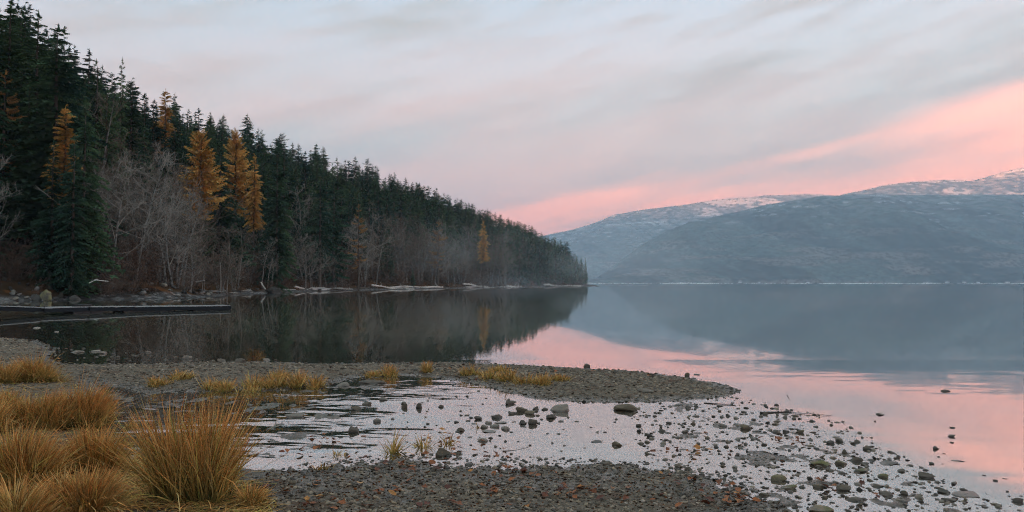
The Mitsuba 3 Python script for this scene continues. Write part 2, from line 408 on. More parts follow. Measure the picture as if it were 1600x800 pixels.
mountain('snow_peak', 'high snow patched summit glowing pink at the right end of the range', [1240, 1320, 1350, 1380, 1410, 1440, 1480, 1520, 1545, 1570, 1600, 1660, 1760, 1900, 2100],
         [330, 303, 297, 290, 285, 283, 280, 282, 276, 268, 262, 256, 262, 275, 310], 7900, 10000, 12000, 0.85, 0.26, 14)
# the western range behind the camera, which keeps the low sun off the lake
q = np.linspace(-10800, 7200, 160)
hq = np.interp(q, [-10800, -9000, -7600, -6200, -5000, -4300, -3000, 0, 7200], [1500, 1500, 1520, 1535, 1545, 1550, 1550, 1530, 1400])
hq = hq + 36 * (meshkit.fbm(np.stack([q / 500, q * 0, q * 0 + 0.5], -1), 4, 77) - 0.5)
w = np.linspace(-1, 1, 21)
Q, W = np.meshgrid(q, w, indexing='xy')
sx, sy = -0.7507, -0.6607
Z = hq[None] * (1 - np.abs(W)) ** 0.9 - 6 + 70 * (meshkit.fbm(np.stack([Q / 700, W * 3, Q * 0], -1), 5, 78) - 0.5) * np.abs(W) * (1 - np.abs(W)) * 4
base = 5000 + W * 2000
wvt = np.stack([sx * base + 0.6607 * Q, sy * base - 0.7507 * Q, Z], -1).reshape(-1, 3)
okv = (np.abs(wvt[:, 0]) < 13400) & (np.abs(wvt[:, 1]) < 13400)
wq = grid_faces(len(w), len(q))
wq = wq[okv[wq].all(1)]
add('western_range', (wvt, tris(wq)), 'mountain_material', 'long forested mountain range behind the viewer', 'mountain', kind='structure', smooth=True)

# pale beach along the far shore and a few houses on it
ub = np.linspace(905, 2300, 260)
jit = meshkit.fbm(np.stack([ub / 25, ub * 0, ub * 0 + 0.3], -1), 3, 4)
yb = 4262 + 30 * jit
prof = [(-18, -3.0), (0, 0.4), (10, 3.2), (26, 5.2), (60, 5.8)]
bv = np.stack([np.stack([(ub - 800) / F * (yb + dy), yb + dy, z * np.clip(2.6 * jit - 0.75, 0.02, 1.1) + ub * 0], -1) for dy, z in prof], 0).reshape(-1, 3)


def beach_color(p, n, uv):
    f = fbm(p.x * 0.02, p.y * 0.02, 1.0)
    return mix((0.42, 0.40, 0.38), (0.80, 0.78, 0.76), smoothstep(0.3, 0.6, f))


scene['beach_material'] = {'type': 'twosided', 'bsdf': {'type': 'diffuse', 'reflectance': proc(beach_color)}}
add('far_beach', (bv, tris(grid_faces(len(prof), len(ub)))), 'beach_material', 'thin pale beach line along the far shore of the lake', 'beach', kind='structure')
scene['house_wall_material'] = {'type': 'twosided', 'bsdf': {'type': 'diffuse', 'reflectance': rgb(0.72, 0.71, 0.70)}}
scene['house_roof_material'] = {'type': 'twosided', 'bsdf': {'type': 'diffuse', 'reflectance': rgb(0.16, 0.13, 0.13)}}
for i, (u, wd, hh) in enumerate([(1156, 15, 13), (1186, 12, 8), (1262, 16, 8), (1480, 22, 9), (1506, 18, 10), (1528, 14, 8), (1574, 20, 9)]):
    key = numbered('lakeside_house')
    y = 4330.0
    x = (u - 800) / F * y
    z = 5.0
    v, f = box(wd, 10, hh * 0.6, (x, y, z + hh * 0.3))
    part(key, 'wall', (v, f), 'house_wall_material')
    prism_v = np.array([[-wd / 2 - 0.6, -5.6, 0], [wd / 2 + 0.6, -5.6, 0], [wd / 2 + 0.6, 5.6, 0], [-wd / 2 - 0.6, 5.6, 0], [-wd / 2 - 0.6, 0, hh * 0.4], [wd / 2 + 0.6, 0, hh * 0.4]]) + [x, y, z + hh * 0.6 + 0.02]
    prism_f = np.array([[0, 1, 5], [0, 5, 4], [2, 3, 4], [2, 4, 5], [0, 4, 3], [1, 2, 5], [0, 3, 2], [0, 2, 1]])
    part(key, 'roof', (prism_v, prism_f), 'house_roof_material')
    tag(key, ['tiny tall pale house on the far shore, nearest to the forest point', 'tiny low pale house second from the forest point on the far shore', 'tiny pale house alone midway along the far shore',
              'widest tiny pale house in the row of four on the far shore', 'tallest tiny pale house in the row of four on the far shore', 'smallest tiny pale house in the row of four on the far shore',
              'tiny pale house farthest right on the far shore'][i], 'house', 'houses on the far shore')


# thin mist lying in front of the far part of the wood
MX0, MX1, MY0, MY1, MZ0, MZ1 = -75.0, 75.0, 60.0, 470.0, -12.0, 34.0
nz, ny, nx = 46, 96, 48
zz, yy, xx = np.meshgrid((np.arange(nz) + 0.5) / nz, (np.arange(ny) + 0.5) / ny, (np.arange(nx) + 0.5) / nx, indexing='ij')
wx, wy, wz = MX0 + xx * (MX1 - MX0), MY0 + yy * (MY1 - MY0), MZ0 + zz * (MZ1 - MZ0)
wisp = meshkit.fbm(np.stack([wx / 26, wy / 42, wz / 11], -1), 4, 61)
dens = np.clip((wisp - 0.36) * 3.2, 0, 1) * np.exp(-((wz - 5) / 11.0) ** 2) * np.clip((wy - 120) / 120, 0, 1) * np.clip((455 - wy) / 60, 0, 1)
dens = dens * np.clip(np.minimum(xx, 1 - xx) * 8, 0, 1) * np.clip((1 - zz) * 5, 0, 1) * np.clip(wz * 2, 0, 1)
dens = np.maximum(dens, 0.031)
scene['mist_medium'] = {'type': 'heterogeneous', 'albedo': rgb(0.80, 0.90, 1.0), 'scale': 0.0036,
                        'sigma_t': {'type': 'gridvolume', 'grid': mi.VolumeGrid(dens[..., None].astype(np.float32)), 'filter_type': 'trilinear',
                                    'to_world': T().translate([MX0, MY0, MZ0]).scale([MX1 - MX0, MY1 - MY0, MZ1 - MZ0])}}
scene['mist'] = {'type': 'cube', 'to_world': T().translate([(MX0 + MX1) / 2, (MY0 + MY1) / 2, (MZ0 + MZ1) / 2]).scale([(MX1 - MX0) / 2, (MY1 - MY0) / 2, (MZ1 - MZ0) / 2]), 'bsdf': {'type': 'null'},
                 'interior': {'type': 'ref', 'id': 'mist_medium'}, 'exterior': {'type': 'ref', 'id': 'air'}}
tag('mist', 'thin blue mist drifting in front of the far part of the forest', 'mist', kind='stuff')


# ------------------------------------------------------------------ trees
def conifer(H, Rm, seed, base=0.10, gap=0.12, droop=0.30, blunt=0.85, whorls=44, per=7, curl=0.0, round_top=0.0):
    r = np.random.default_rng(seed)
    z, L, az = [], [], []
    zs = base * H + (H * (0.985 - base)) * (np.linspace(0, 1, whorls) ** 0.92)
    for zz in zs:
        t = (zz - base * H) / (H - base * H)
        rad = Rm * (1 - t) ** blunt * min(1.0, 0.55 + 2.2 * t) + 0.05
        rad = max(rad, 0.030 * H * (1.02 - t) / 0.10 if t > 0.9 else 0.030 * H) * (0.78 + 0.44 * r.random())
        rad = max(rad, round_top * H * max(1.0 - t, 0.0) ** 0.45 * r.uniform(0.8, 1.15))
        k = per if t < 0.8 else max(4, per - 2)
        for j in range(k):
            if r.random() < gap:
                continue
            z.append(zz + r.normal() * 0.012 * H)
            L.append(rad * r.uniform(0.62, 1.16))
            az.append(r.uniform(0, 2 * np.pi))
    z, L, az = np.array(z), np.array(L), np.array(az)
    B, K = len(z), 7
    t = (z / H)
    pitch = np.interp(t, [0, 0.5, 0.85, 1], [-0.32, -0.10, 0.22, 0.8]) + r.normal(0, 0.10, B)
    s = np.linspace(0.16, 1.0, K)[None]
    d = np.stack([np.cos(az), np.sin(az), az * 0], -1)
    side = np.stack([-np.sin(az), np.cos(az), az * 0], -1)
    axis = d[:, None] * (L[:, None] * s * np.cos(pitch)[:, None])[..., None]
    axis[..., 2] += z[:, None] + L[:, None] * s * np.sin(pitch)[:, None] - droop * L[:, None] * s ** 2 + curl * L[:, None] * s ** 4
    bw = (L / K)[:, None, None] * 0.72
    wid = (0.40 * L[:, None] * (1.05 - 0.72 * s) + 0.16)
    P, tri = [], []
    for sg in (-1, 1):
        tip = axis + d[:, None] * (wid * r.uniform(0.35, 0.85, (B, K)))[..., None] + sg * side[:, None] * (wid * r.uniform(0.6, 1.1, (B, K)))[..., None]
        tip[..., 2] -= wid * r.uniform(0.12, 0.62, (B, K))
        P.append(np.stack([axis - d[:, None] * bw, axis + d[:, None] * bw, tip], 2).reshape(-1, 3, 3))
    hang = axis + side[:, None] * (wid * r.uniform(-0.3, 0.3, (B, K)))[..., None] + d[:, None] * (wid * 0.15)[..., None]
    hang[..., 2] -= wid * r.uniform(0.35, 0.9, (B, K))
    P.append(np.stack([axis - d[:, None] * bw, axis + d[:, None] * bw, hang], 2).reshape(-1, 3, 3))
    top = axis[:, -1] + d * (0.22 * L)[:, None]
    top[:, 2] -= 0.1 * L
    P.append(np.stack([axis[:, -1] - side * (0.10 * L)[:, None], axis[:, -1] + side * (0.10 * L)[:, None], top], 1))
    # leader
    P.append(np.array([[[-.16, 0, H * .965], [.16, 0, H * .965], [0, 0, H * 1.005]], [[0, -.16, H * .965], [0, .16, H * .965], [0, 0, H * 1.005]]]))
    P = np.concatenate(P)
    v = P.reshape(-1, 3)
    crown = (v, np.arange(len(v)).reshape(-1, 3))
    nz = np.linspace(0, 0.97, 7)
    lean = r.normal(0, 0.004 * H, (7, 2)).cumsum(0) * 0.4
    pts = np.stack([lean[:, 0], lean[:, 1], nz * H - 0.6], -1)
    trunk = tube(pts, (0.013 * H + 0.03) * (1 - nz * 0.93), 7, caps=False)
    # bare broken branch stubs below the crown
    m = 16
    zb = r.uniform(0.04, max(base, 0.07) + 0.1, m) * H
    ab = r.uniform(0, 2 * np.pi, m)
    Lb = r.uniform(0.4, 1.0, m) * Rm * 0.6
    p0 = np.stack([ab * 0, ab * 0, zb], -1)
    p1 = np.stack([np.cos(ab) * Lb, np.sin(ab) * Lb, zb - 0.25 * Lb], -1)
    return join([trunk, segs(p0, p1, np.full(m, 0.035), np.full(m, 0.008))]), crown


def bare_tree(H, seed, stems=1, spread=0.5, order=(15, 7, 5), fork=0.22, lean=0.05, thick=1.0):
    r = np.random.default_rng(seed)
    tr, br, P0, P1, R0, R1 = [], [], [], [], [], []

    def path(p, d, L, n, wob, up):
        pts = [p]
        for i in range(n):
            d = d + r.normal(0, wob, 3) + np.array([0, 0, up])
            d = d / np.linalg.norm(d)
            pts.append(pts[-1] + d * L / n)
        return np.array(pts)

    def seg(pts, ra, rb):
        rr = np.linspace(ra, rb, len(pts))
        for i in range(len(pts) - 1):
            P0.append(pts[i]); P1.append(pts[i + 1]); R0.append(rr[i]); R1.append(rr[i + 1])

    for s in range(stems):
        a0 = r.uniform(0, 2 * np.pi)
        d0 = np.array([math.cos(a0) * (lean + 0.12 * (stems > 1)), math.sin(a0) * (lean + 0.12 * (stems > 1)), 1.0])
        h = H * (1.0 if s == 0 else r.uniform(0.7, 0.95))
        pts = path(np.array([r.normal(0, 0.25) * (stems > 1), r.normal(0, 0.25) * (stems > 1), -0.5]), d0, h, 9, 0.055, 0.015)
        rt = thick * (0.0075 * h + 0.03)
        tr.append(tube(pts, rt * np.linspace(1.15, 0.12, len(pts)), 6, caps=False))
        for i in range(order[0]):
            f = fork + (0.97 - fork) * (i + r.random()) / order[0]
            k = min(int(f * 9), 8)
            p = pts[k] + (pts[k + 1] - pts[k]) * (f * 9 - k)
            a = r.uniform(0, 2 * np.pi)
            up = r.uniform(0.25, 1.0)
            d = np.array([math.cos(a), math.sin(a), up])
            L1 = h * spread * (1.1 - f) * r.uniform(0.6, 1.1) + 0.6
            b1 = path(p, d / np.linalg.norm(d), L1, 4, 0.16, 0.07)
            seg(b1, rt * 0.36 * (1.15 - f) + 0.012, 0.014)
            for j in range(order[1]):
                g = 0.25 + 0.75 * (j + r.random()) / order[1]
                kk = min(int(g * 4), 3)
                p2 = b1[kk] + (b1[kk + 1] - b1[kk]) * (g * 4 - kk)
                d2 = (b1[kk + 1] - b1[kk]) / np.linalg.norm(b1[kk + 1] - b1[kk]) + r.normal(0, 0.6, 3)
                L2 = L1 * 0.45 * r.uniform(0.5, 1.1) + 0.3
                b2 = path(p2, d2 / np.linalg.norm(d2), L2, 2, 0.2, 0.08)
                seg(b2, 0.024, 0.014)
                for m in range(order[2]):
                    e = r.uniform(0.2, 1.0)
                    p3 = b2[0] + (b2[-1] - b2[0]) * e
                    d3 = (b2[-1] - b2[0]) / (np.linalg.norm(b2[-1] - b2[0]) + 1e-6) + r.normal(0, 0.65, 3)
                    d3 /= np.linalg.norm(d3)
                    P0.append(p3); P1.append(p3 + d3 * r.uniform(0.35, 1.0) * (0.35 + 0.4 * L2)); R0.append(0.016); R1.append(0.009)
    return join(tr), segs(P0, P1, R0, R1, 3)


def brush(H, seed, n=26, w=1.4):
    r = np.random.default_rng(seed)
    P0, P1, R0, R1 = [], [], [], []
    for i in range(n):
        p = np.array([r.normal(0, w * 0.4), r.normal(0, w * 0.4), -0.2])
        a = r.uniform(0, 2 * np.pi)
        d = np.array([math.cos(a) * 0.45, math.sin(a) * 0.45, 1.0])
        L = H * r.uniform(0.5, 1.0)
        for k in range(4):
            d = d + r.normal(0, 0.16, 3)
            d /= np.linalg.norm(d)
            q2 = p + d * L / 4
            P0.append(p); P1.append(q2); R0.append(0.016 - 0.003 * k); R1.append(0.013 - 0.003 * k)
            for m in range(3):
                e = r.normal(0, 0.8, 3) + d
                e /= np.linalg.norm(e)
                s0 = p + (q2 - p) * r.random()
                s1 = s0 + e * r.uniform(0.3, 0.8) * (0.5 + 0.18 * H)
                P0.append(s0); P1.append(s1); R0.append(0.009); R1.append(0.006)
                for _ in range(2):
                    g = r.normal(0, 0.8, 3) + e
                    g /= np.linalg.norm(g)
                    t0 = s0 + (s1 - s0) * r.uniform(0.3, 0.9)
                    P0.append(t0); P1.append(t0 + g * r.uniform(0.2, 0.5)); R0.append(0.007); R1.append(0.005)
            p = q2
    return segs(P0, P1, R0, R1, 3)


def needle_color(p, n, uv):
    t = fbm(p.x * 0.13, p.y * 0.13, 4.0, 2)
    f = noise(p.x * 1.1, p.y * 1.1, p.z * 1.4)
    col = mix((0.036, 0.078, 0.054), (0.100, 0.160, 0.078), smoothstep(0.3, 0.72, t))
    return col * (0.62 + 0.8 * f)


def larch_color(p, n, uv):
    f = noise(p.x * 0.9, p.y * 0.9, p.z * 0.9)
    g = fbm(p.x * 0.35, p.y * 0.35, p.z * 0.35)
    return mix((0.56, 0.30, 0.085), (0.72, 0.47, 0.16), g) * (0.65 + 0.6 * f)


def fade_color(p, n, uv):
    f = noise(p.x * 0.9, p.y * 0.9, p.z * 0.9)
    return mix((0.26, 0.13, 0.055), (0.46, 0.26, 0.10), f)


def twig_color(p, n, uv):
    t = fbm(p.x * 0.10 + 3, p.y * 0.10, 1.0, 2)
    f = noise(p.x * 2, p.y * 2, p.z * 2)
    return mix((0.155, 0.120, 0.096), (0.29, 0.265, 0.235), smoothstep(0.32, 0.68, t)) * (0.7 + 0.6 * f)


def bark_color(p, n, uv):
    f = fbm(p.x * 3, p.y * 3, p.z * 1.1)
    return mix((0.055, 0.044, 0.036), (0.16, 0.135, 0.115), f)


def pale_bark_color(p, n, uv):
    f = fbm(p.x * 3, p.y * 3, p.z * 4.5)
    return mix((0.07, 0.064, 0.056), (0.22, 0.21, 0.195), smoothstep(0.28, 0.55, f))


def brush_color(p, n, uv):
    t = fbm(p.x * 0.18 + 3, p.y * 0.18, 1.0, 2)
    f = noise(p.x * 2, p.y * 2, p.z * 2)
    return mix((0.115, 0.072, 0.054), (0.17, 0.13, 0.105), smoothstep(0.3, 0.7, t)) * (0.6 + 0.8 * f)


for nm, fn in (('needle', needle_color), ('larch', larch_color), ('fading_larch', fade_color), ('twig', twig_color), ('bark', bark_color), ('pale_bark', pale_bark_color), ('brush', brush_color)):
    scene[f'{nm}_material'] = {'type': 'twosided', 'bsdf': {'type': 'diffuse', 'reflectance': proc(fn)}}

KIND = {}


def kind(name, H, trunk, crown, bt, bc):
    scene[name] = {'type': 'shapegroup', 'trunk': mikit.ply(trunk, bt), 'crown': mikit.ply(crown, bc)}
    KIND[name] = H


CON = []
for i, (H, Rm, kw) in enumerate([(30, 4.6, dict(base=0.05, blunt=0.72)), (32, 4.0, dict(base=0.10, gap=0.2, blunt=0.66)), (28, 5.0, dict(base=0.04, droop=0.42, per=8, blunt=0.75)), (34, 4.4, dict(base=0.18, gap=0.25, blunt=0.58)),
                                 (26, 3.4, dict(base=0.05, whorls=50, blunt=0.85)), (31, 5.2, dict(base=0.10, gap=0.3, blunt=0.52, whorls=36, curl=0.2)), (30, 4.0, dict(base=0.26, gap=0.3, whorls=38, blunt=0.6))]):
    CON.append(f'conifer_kind_{"abcdefg"[i]}')
    tk, cr = conifer(H, Rm, 100 + i, **kw)
    kind(CON[-1], H, tk, cr, 'bark_material', 'needle_material')
tk, cr = conifer(30, 5.2, 201, round_top=0.125, base=0.46, gap=0.24, droop=0.22, blunt=0.46, whorls=30, per=9, curl=0.28)
kind('larch_kind', 30, tk, cr, 'bark_material', 'larch_material')
tk, cr = conifer(30, 3.4, 202, round_top=0.080, base=0.42, gap=0.28, droop=0.28, blunt=0.5, whorls=38, per=8)
kind('slim_larch_kind', 30, tk, cr, 'bark_material', 'larch_material')
tk, cr = conifer(26, 3.0, 203, base=0.30, gap=0.68, droop=0.1, blunt=0.5, whorls=26, per=6, curl=0.3)
kind('thin_larch_kind', 26, tk, cr, 'bark_material', 'fading_larch_material')
BARE = []
for i, (H, kw) in enumerate([(18, dict(spread=0.42)), (17, dict(stems=3, spread=0.36, order=(12, 6, 4))), (16, dict(spread=0.55, fork=0.18, lean=0.14)), (20, dict(spread=0.30, fork=0.4, order=(14, 5, 4))),
                             (14, dict(stems=2, spread=0.5, fork=0.15, order=(10, 6, 4)))]):
    BARE.append(f'bare_kind_{"abcde"[i]}')
    tk, cr = bare_tree(H, 300 + i, **kw)
    kind(BARE[-1], H, tk, cr, 'pale_bark_material', 'twig_material')
BRUSH = []
for i, (H, n) in enumerate([(4.2, 22), (3.2, 26), (5.5, 20), (2.4, 28)]):
    BRUSH.append(f'brush_kind_{"abcd"[i]}')
    scene[BRUSH[-1]] = {'type': 'shapegroup', 'stems': mikit.ply(brush(H, 400 + i, n), 'brush_material')}
    KIND[BRUSH[-1]] = H


def plant(name, kd, x, y, H, label, cat, group=None, rz=None, squash=1.0, z=None, k=None):
    key = numbered(name) if k is None else f'{name}__{k:03d}'
    s = H / KIND[kd]
    zz = float(hill(x, y)) - 0.1 if z is None else z
    rz = rng.uniform(0, 360) if rz is None else rz
    scene[key] = {'type': 'instance', 'shape': {'type': 'ref', 'id': kd},
                  'to_world': T().translate([float(x), float(y), zz]).rotate([0, 0, 1], float(rz)).scale([s * squash, s * squash, s])}
    if k is None:
        tag(key, label, cat, group)
    return key


def ray_xy(u, D):
    return (u - 800) / F * D, D


def tree_at(name, kd, u, vtop, D, label, cat='tree', group=None, squash=1.0, rz=None):
    x, y = ray_xy(u, D)
    H = EYE + (HORIZON - vtop) / F * D - float(hill(x, y))
    TAKEN.append((x, y, 2.2 if name == 'bare_tree' else max(2.5, 0.09 * H)))
    return plant(name, kd, x, y, H, label, cat, group, rz, squash)


TAKEN = []


def size_word(v, a, b):
    return 'tall' if v < a else 'middle sized' if v < b else 'short'


def band(u, a, b):
    return ['left end', 'left half', 'middle', 'right half', 'right end'][int(min(max((u - a) / (b - a) * 5, 0), 4))]


tree_at('larch_tree', 'larch_kind', 312, 205, 112, 'big golden larch with a rounded crown above the bare trees, tallest of the orange trees')
tree_at('larch_tree', 'larch_kind', 366, 204, 140, 'golden larch just right of the biggest larch, set among dark conifers', squash=0.8)
tree_at('larch_tree', 'slim_larch_kind', 396, 240, 138, 'small narrow golden larch at the right of the larch trio', squash=0.75)
tree_at('larch_tree', 'slim_larch_kind', 97, 163, 80, 'golden larch half hidden behind a dark conifer high on the left slope', squash=1.0)
tree_at('larch_tree', 'slim_larch_kind', 254, 138, 170, 'orange larch tip showing just under the skyline of the left slope')
tree_at('larch_tree', 'slim_larch_kind', 755, 344, 262, 'slim orange larch standing alone near the misty end of the forest', squash=0.85)
tree_at('larch_tree', 'thin_larch_kind', 2, 104, 84, 'thin brown orange larch cut by the left edge of the picture', squash=1.1)
tree_at('larch_tree', 'thin_larch_kind', 560, 318, 176, 'thin yellow brown larch standing over the log pile shore', squash=1.0)
tree_at('larch_tree', 'thin_larch_kind', 684, 345, 236, 'faded rust topped tree above the misty shore', squash=1.5)
tree_at('conifer_tree', CON[4], 915, 402, 424, 'small lone dark conifer at the very tip of the wooded point', squash=0.9)
tree_at('conifer_tree', CON[1], 185, 84, 118, 'thin spire topped conifer rising above the skyline of the left slope', squash=0.6)
tree_at('conifer_tree', CON[2], 128, 150, 77, 'large dark conifer reaching the shore behind the dock, beside the half hidden larch', squash=0.95)
tree_at('conifer_tree', CON[0], 112, 208, 75, 'dark young conifer in front of the left golden larch, right of the other young one')
tree_at('conifer_tree', CON[4], 80, 214, 75.5, 'dark young conifer hiding the lower half of the left golden larch', squash=1.25)
tree_at('conifer_tree', CON[0], 40, 120, 84, 'massive dark conifer behind the left end of the dock')
tree_at('conifer_tree', CON[0], 432, 222, 135, 'tall full dark conifer right of the three golden larches, foot near the shore')
tree_at('conifer_tree', CON[6], 500, 262, 158, 'grey green conifer with a bare lower trunk above the left log pile')
tree_at('conifer_tree', CON[5], 522, 275, 168, 'dark conifer with ragged low branches beside the thin yellow brown larch')
tree_at('conifer_tree', CON[4], 645, 418, 214, 'small dark young conifer at the waterline among the bare trees', squash=1.2)

for i in range(30):
    u = rng.uniform(145, 282)
    D = float(np.interp(u, [0, 300, 420], [70, 86, 126])) + rng.uniform(4, 17)
    vt = rng.uniform(218, 345)
    tree_at('bare_tree', BARE[rng.integers(len(BARE))], u, vt, D, f'{size_word(vt, 255, 300)} leafless grey tree in the {band(u, 145, 282)} of the thicket beside the biggest larch', 'tree', 'leafless trees of the thicket', squash=rng.uniform(0.9, 1.3))
for i in range(30):
    u = rng.uniform(535, 800)
    D = float(np.interp(u, [500, 640, 750, 850], [158, 210, 271, 316])) + rng.uniform(3, 16)
    vt = rng.uniform(350, 412)
    tree_at('bare_tree', BARE[rng.integers(len(BARE))], u, vt - (800 - u) * 0.10, D, f'{size_word(vt, 370, 391)} leafless grey tree in the {band(u, 535, 800)} of the row behind the driftwood shore', 'tree', 'leafless trees behind the driftwood', squash=rng.uniform(0.9, 1.4))
for i in range(24):
    u = rng.uniform(288, 540)
    D = float(np.interp(u, [0, 300, 420, 500, 640], [70, 86, 126, 158, 210])) + rng.uniform(2, 8)
    vt = rng.uniform(335, 410)
    tree_at('bare_tree', BARE[rng.integers(len(BARE))], u, vt, D, f'{size_word(vt, 360, 385)} leafless tree in the {band(u, 288, 540)} of the wood edge below the conifers', 'tree', 'small leafless trees before the conifers', squash=rng.uniform(1.0, 1.5))
# candidates for the rest of the wood
cand = []
tries = rng.uniform([-260, 55], [60, 500], (14000, 2))
tt = sdf(LAND, tries[:, 0], tries[:, 1])
uu = 800 + tries[:, 0] / tries[:, 1] * F
okc = (tt > 2.5) & (tt < 95) & (uu > -110) & (uu < 925)
order = np.argsort(rng.random(len(tries)))
pts = np.array([(a, b, c) for a, b, c in TAKEN])
for i in order:
    if not okc[i]:
        continue
    x, y = tries[i]
    need = 3.2 + 0.016 * tt[i] + (0.003 * y if uu[i] < 780 else -0.8)
    if len(pts) and (np.hypot(pts[:, 0] - x, pts[:, 1] - y) < np.maximum(need, pts[:, 2])).any():
        continue
    pts = np.vstack([pts, [x, y, need]])
    cand.append((x, y, tt[i], uu[i]))
BARE_U = [-150, 130, 150, 325, 345, 400, 430, 530, 545, 780, 800, 930]
BARE_P = [0.12, 0.15, 0.92, 0.92, 0.5, 0.45, 0.2, 0.3, 0.92, 0.85, 0.25, 0.12]
todo = []
for x, y, t, u in cand:
    z = float(hill(x, y))
    lim = float(sil_height(x, y)) - z
    if t < 17 and rng.random() < np.interp(u, BARE_U, BARE_P):
        H = min(rng.uniform(10, 19), lim * 0.8)
        if H > 4:
            todo.append(('bare', x, y, t, u, z, H))
        continue
    nat = (rng.uniform(11, 23) if t < 14 else rng.uniform(15, 27)) * float(np.interp(u, [20, 160], [1.5, 1.0]))
    H = min(nat, lim * (1 - 0.26 * rng.random() ** 1.5))
    if H > 6:
        todo.append(('conifer', x, y, t, u, z, H))
# which of them the camera sees
todo.sort(key=lambda a: a[2])
buf = np.zeros((500, 1100), bool)
seen = []
for kd, x, y, t, u, z, H in todo:
    vb, vt = HORIZON - (z - EYE) / y * F, HORIZON - (z + H - EYE) / y * F
    wpx = (0.13 if kd == 'conifer' else 0.2) * H / y * F
    v0, v1 = int(max(vt, 0)), int(min(vb, 460))
    n = 0
    for v in range(v0, v1, 2):
        half = wpx * min(1.0, (v - vt) / max(vb - vt, 1) * 1.25) + 0.6
        a, b = int(u - half + 130), int(u + half + 130) + 1
        a, b = max(a, 0), min(b, 1100)
        if b > a:
            row = buf[v, a:b]
            n += (~row).sum()
            if kd == 'conifer':
                row[:] = True
    seen.append(n)
seen = np.array(seen)
con = [i for i in range(len(todo)) if todo[i][0] == 'conifer']
con.sort(key=lambda i: -seen[i])
top = set(con[:270])
rest = [i for i in con[270:] if seen[i] > 4][:420]
FK = 0
PLACE = [(60, 'at the left edge above the dock'), (170, 'around the half hidden golden larch'), (285, 'above the leafless thicket'), (345, 'behind the biggest golden larch'), (410, 'behind the two smaller golden larches'),
         (480, 'right of the golden larch trio'), (545, 'above the left log pile'), (600, 'behind the yellow brown larch'), (660, 'above the right log pile'), (720, 'behind the rust topped tree'),
         (790, 'around the slim orange larch'), (860, 'along the misty point'), (2000, 'near the point tip')]
for i, (kd, x, y, t, u, z, H) in enumerate(todo):
    if kd == 'bare':
        if seen[i] > 10:
            zone = next(w for lim_u, w in PLACE if u < lim_u).replace('behind', 'in front of').replace('above the leafless', 'in the leafless').replace('above the', 'behind the')
            plant('bare_tree', BARE[rng.integers(len(BARE))], x, y, H, f'leafless grey tree {zone}', 'tree', f'leafless trees {zone}', squash=rng.uniform(0.85, 1.25))
        continue
    nm = CON[rng.choice(7, p=[.2, .18, .17, .14, .13, .1, .08])]
    sq = rng.uniform(0.95, 1.45) * (1.25 if y > 290 else 1.0)
    if i in top:
        adj = ['full', 'slim', 'broad drooping', 'high crowned', 'narrow', 'ragged', 'thin topped'][CON.index(nm)]
        sky = float(sil_height(x, y)) - z - H < 0.09 * H
        zone = next(w for lim_u, w in PLACE if u < lim_u)
        lead = 'dark conifer on the skyline' if sky else ('dark conifer at the foot of the wood' if t < 16 else 'dark conifer deep in the wood')
        plant('conifer_tree', nm, x, y, H, f'{adj} {lead} {zone}'.replace('at the foot of the wood at the left edge', 'at the wood foot at the left edge').replace('deep in the wood at', 'deep inside at'), 'tree', f'{adj} {lead.replace("conifer", "conifers")} {zone}', squash=sq)
    elif i in rest:
        plant('conifer_forest', nm, x, y, H, None, None, squash=sq, k=FK)
        FK += 1
tag('conifer_forest', 'mass of partly hidden dark conifers filling the hillside forest', 'forest', kind='stuff')

# leafless brush along the foot of the wood
done, nb = [], 0
for i in rng.permutation(len(tries)):
    x, y = tries[i]
    if not (0.8 < tt[i] < 11 and -60 < uu[i] < 918) or nb >= 240:
        continue
    if done and (np.hypot(np.array(done)[:, 0] - x, np.array(done)[:, 1] - y) < 1.8).any():
        continue
    done.append((x, y))
    H = rng.uniform(1.6, 3.2) if tt[i] < 3 else rng.uniform(2.5, 6.5)
    side = next(w for lim_u, w in PLACE if uu[i] < lim_u).replace('above the dock', 'behind the dock').replace('behind', 'below').replace('above', 'below').replace('below the dock', 'behind the dock')
    plant('bare_shrub', BRUSH[rng.integers(4)], x, y, H, f'tangled leafless brown shrub {side}', 'shrub', f'bare shrubs {side}', squash=rng.uniform(0.9, 1.5))
    nb += 1


# ------------------------------------------------------------------ stones
def stone_color(p, n, uv):
    a, b = uv.x, uv.y
    g = 0.068 + 0.25 * a * a
    f = fbm(p.x * 21, p.y * 21, p.z * 21)
    col = mi.Color3f(g * (1.14 + 0.25 * b), g * (0.99 + 0.06 * b), g * (0.84 - 0.18 * b)) * (0.55 + 0.76 * f)
    moss = smoothstep(0.88, 0.93, b) * smoothstep(0.30, 0.55, fbm(p.x * 9, p.y * 9, p.z * 9 + 3)) * smoothstep(0.1, 0.6, n.z)
    col = mix(col, (0.12, 0.125, 0.035), 0.8 * moss)
    wet = smoothstep(0.030, 0.006, p.z + 0.012 * (f - 0.5))
    return col * (1 - 0.45 * wet)


def stone_rough(p, n, uv):
    return 0.8 - 0.5 * smoothstep(0.030, 0.006, p.z)


scene['stone_material'] = {'type': 'principled', 'base_color': proc(stone_color), 'roughness': proc(stone_rough), 'specular': 0.45}
ICO = {s: trimesh.creation.icosphere(subdivisions=s) for s in (0, 1, 2, 3)}


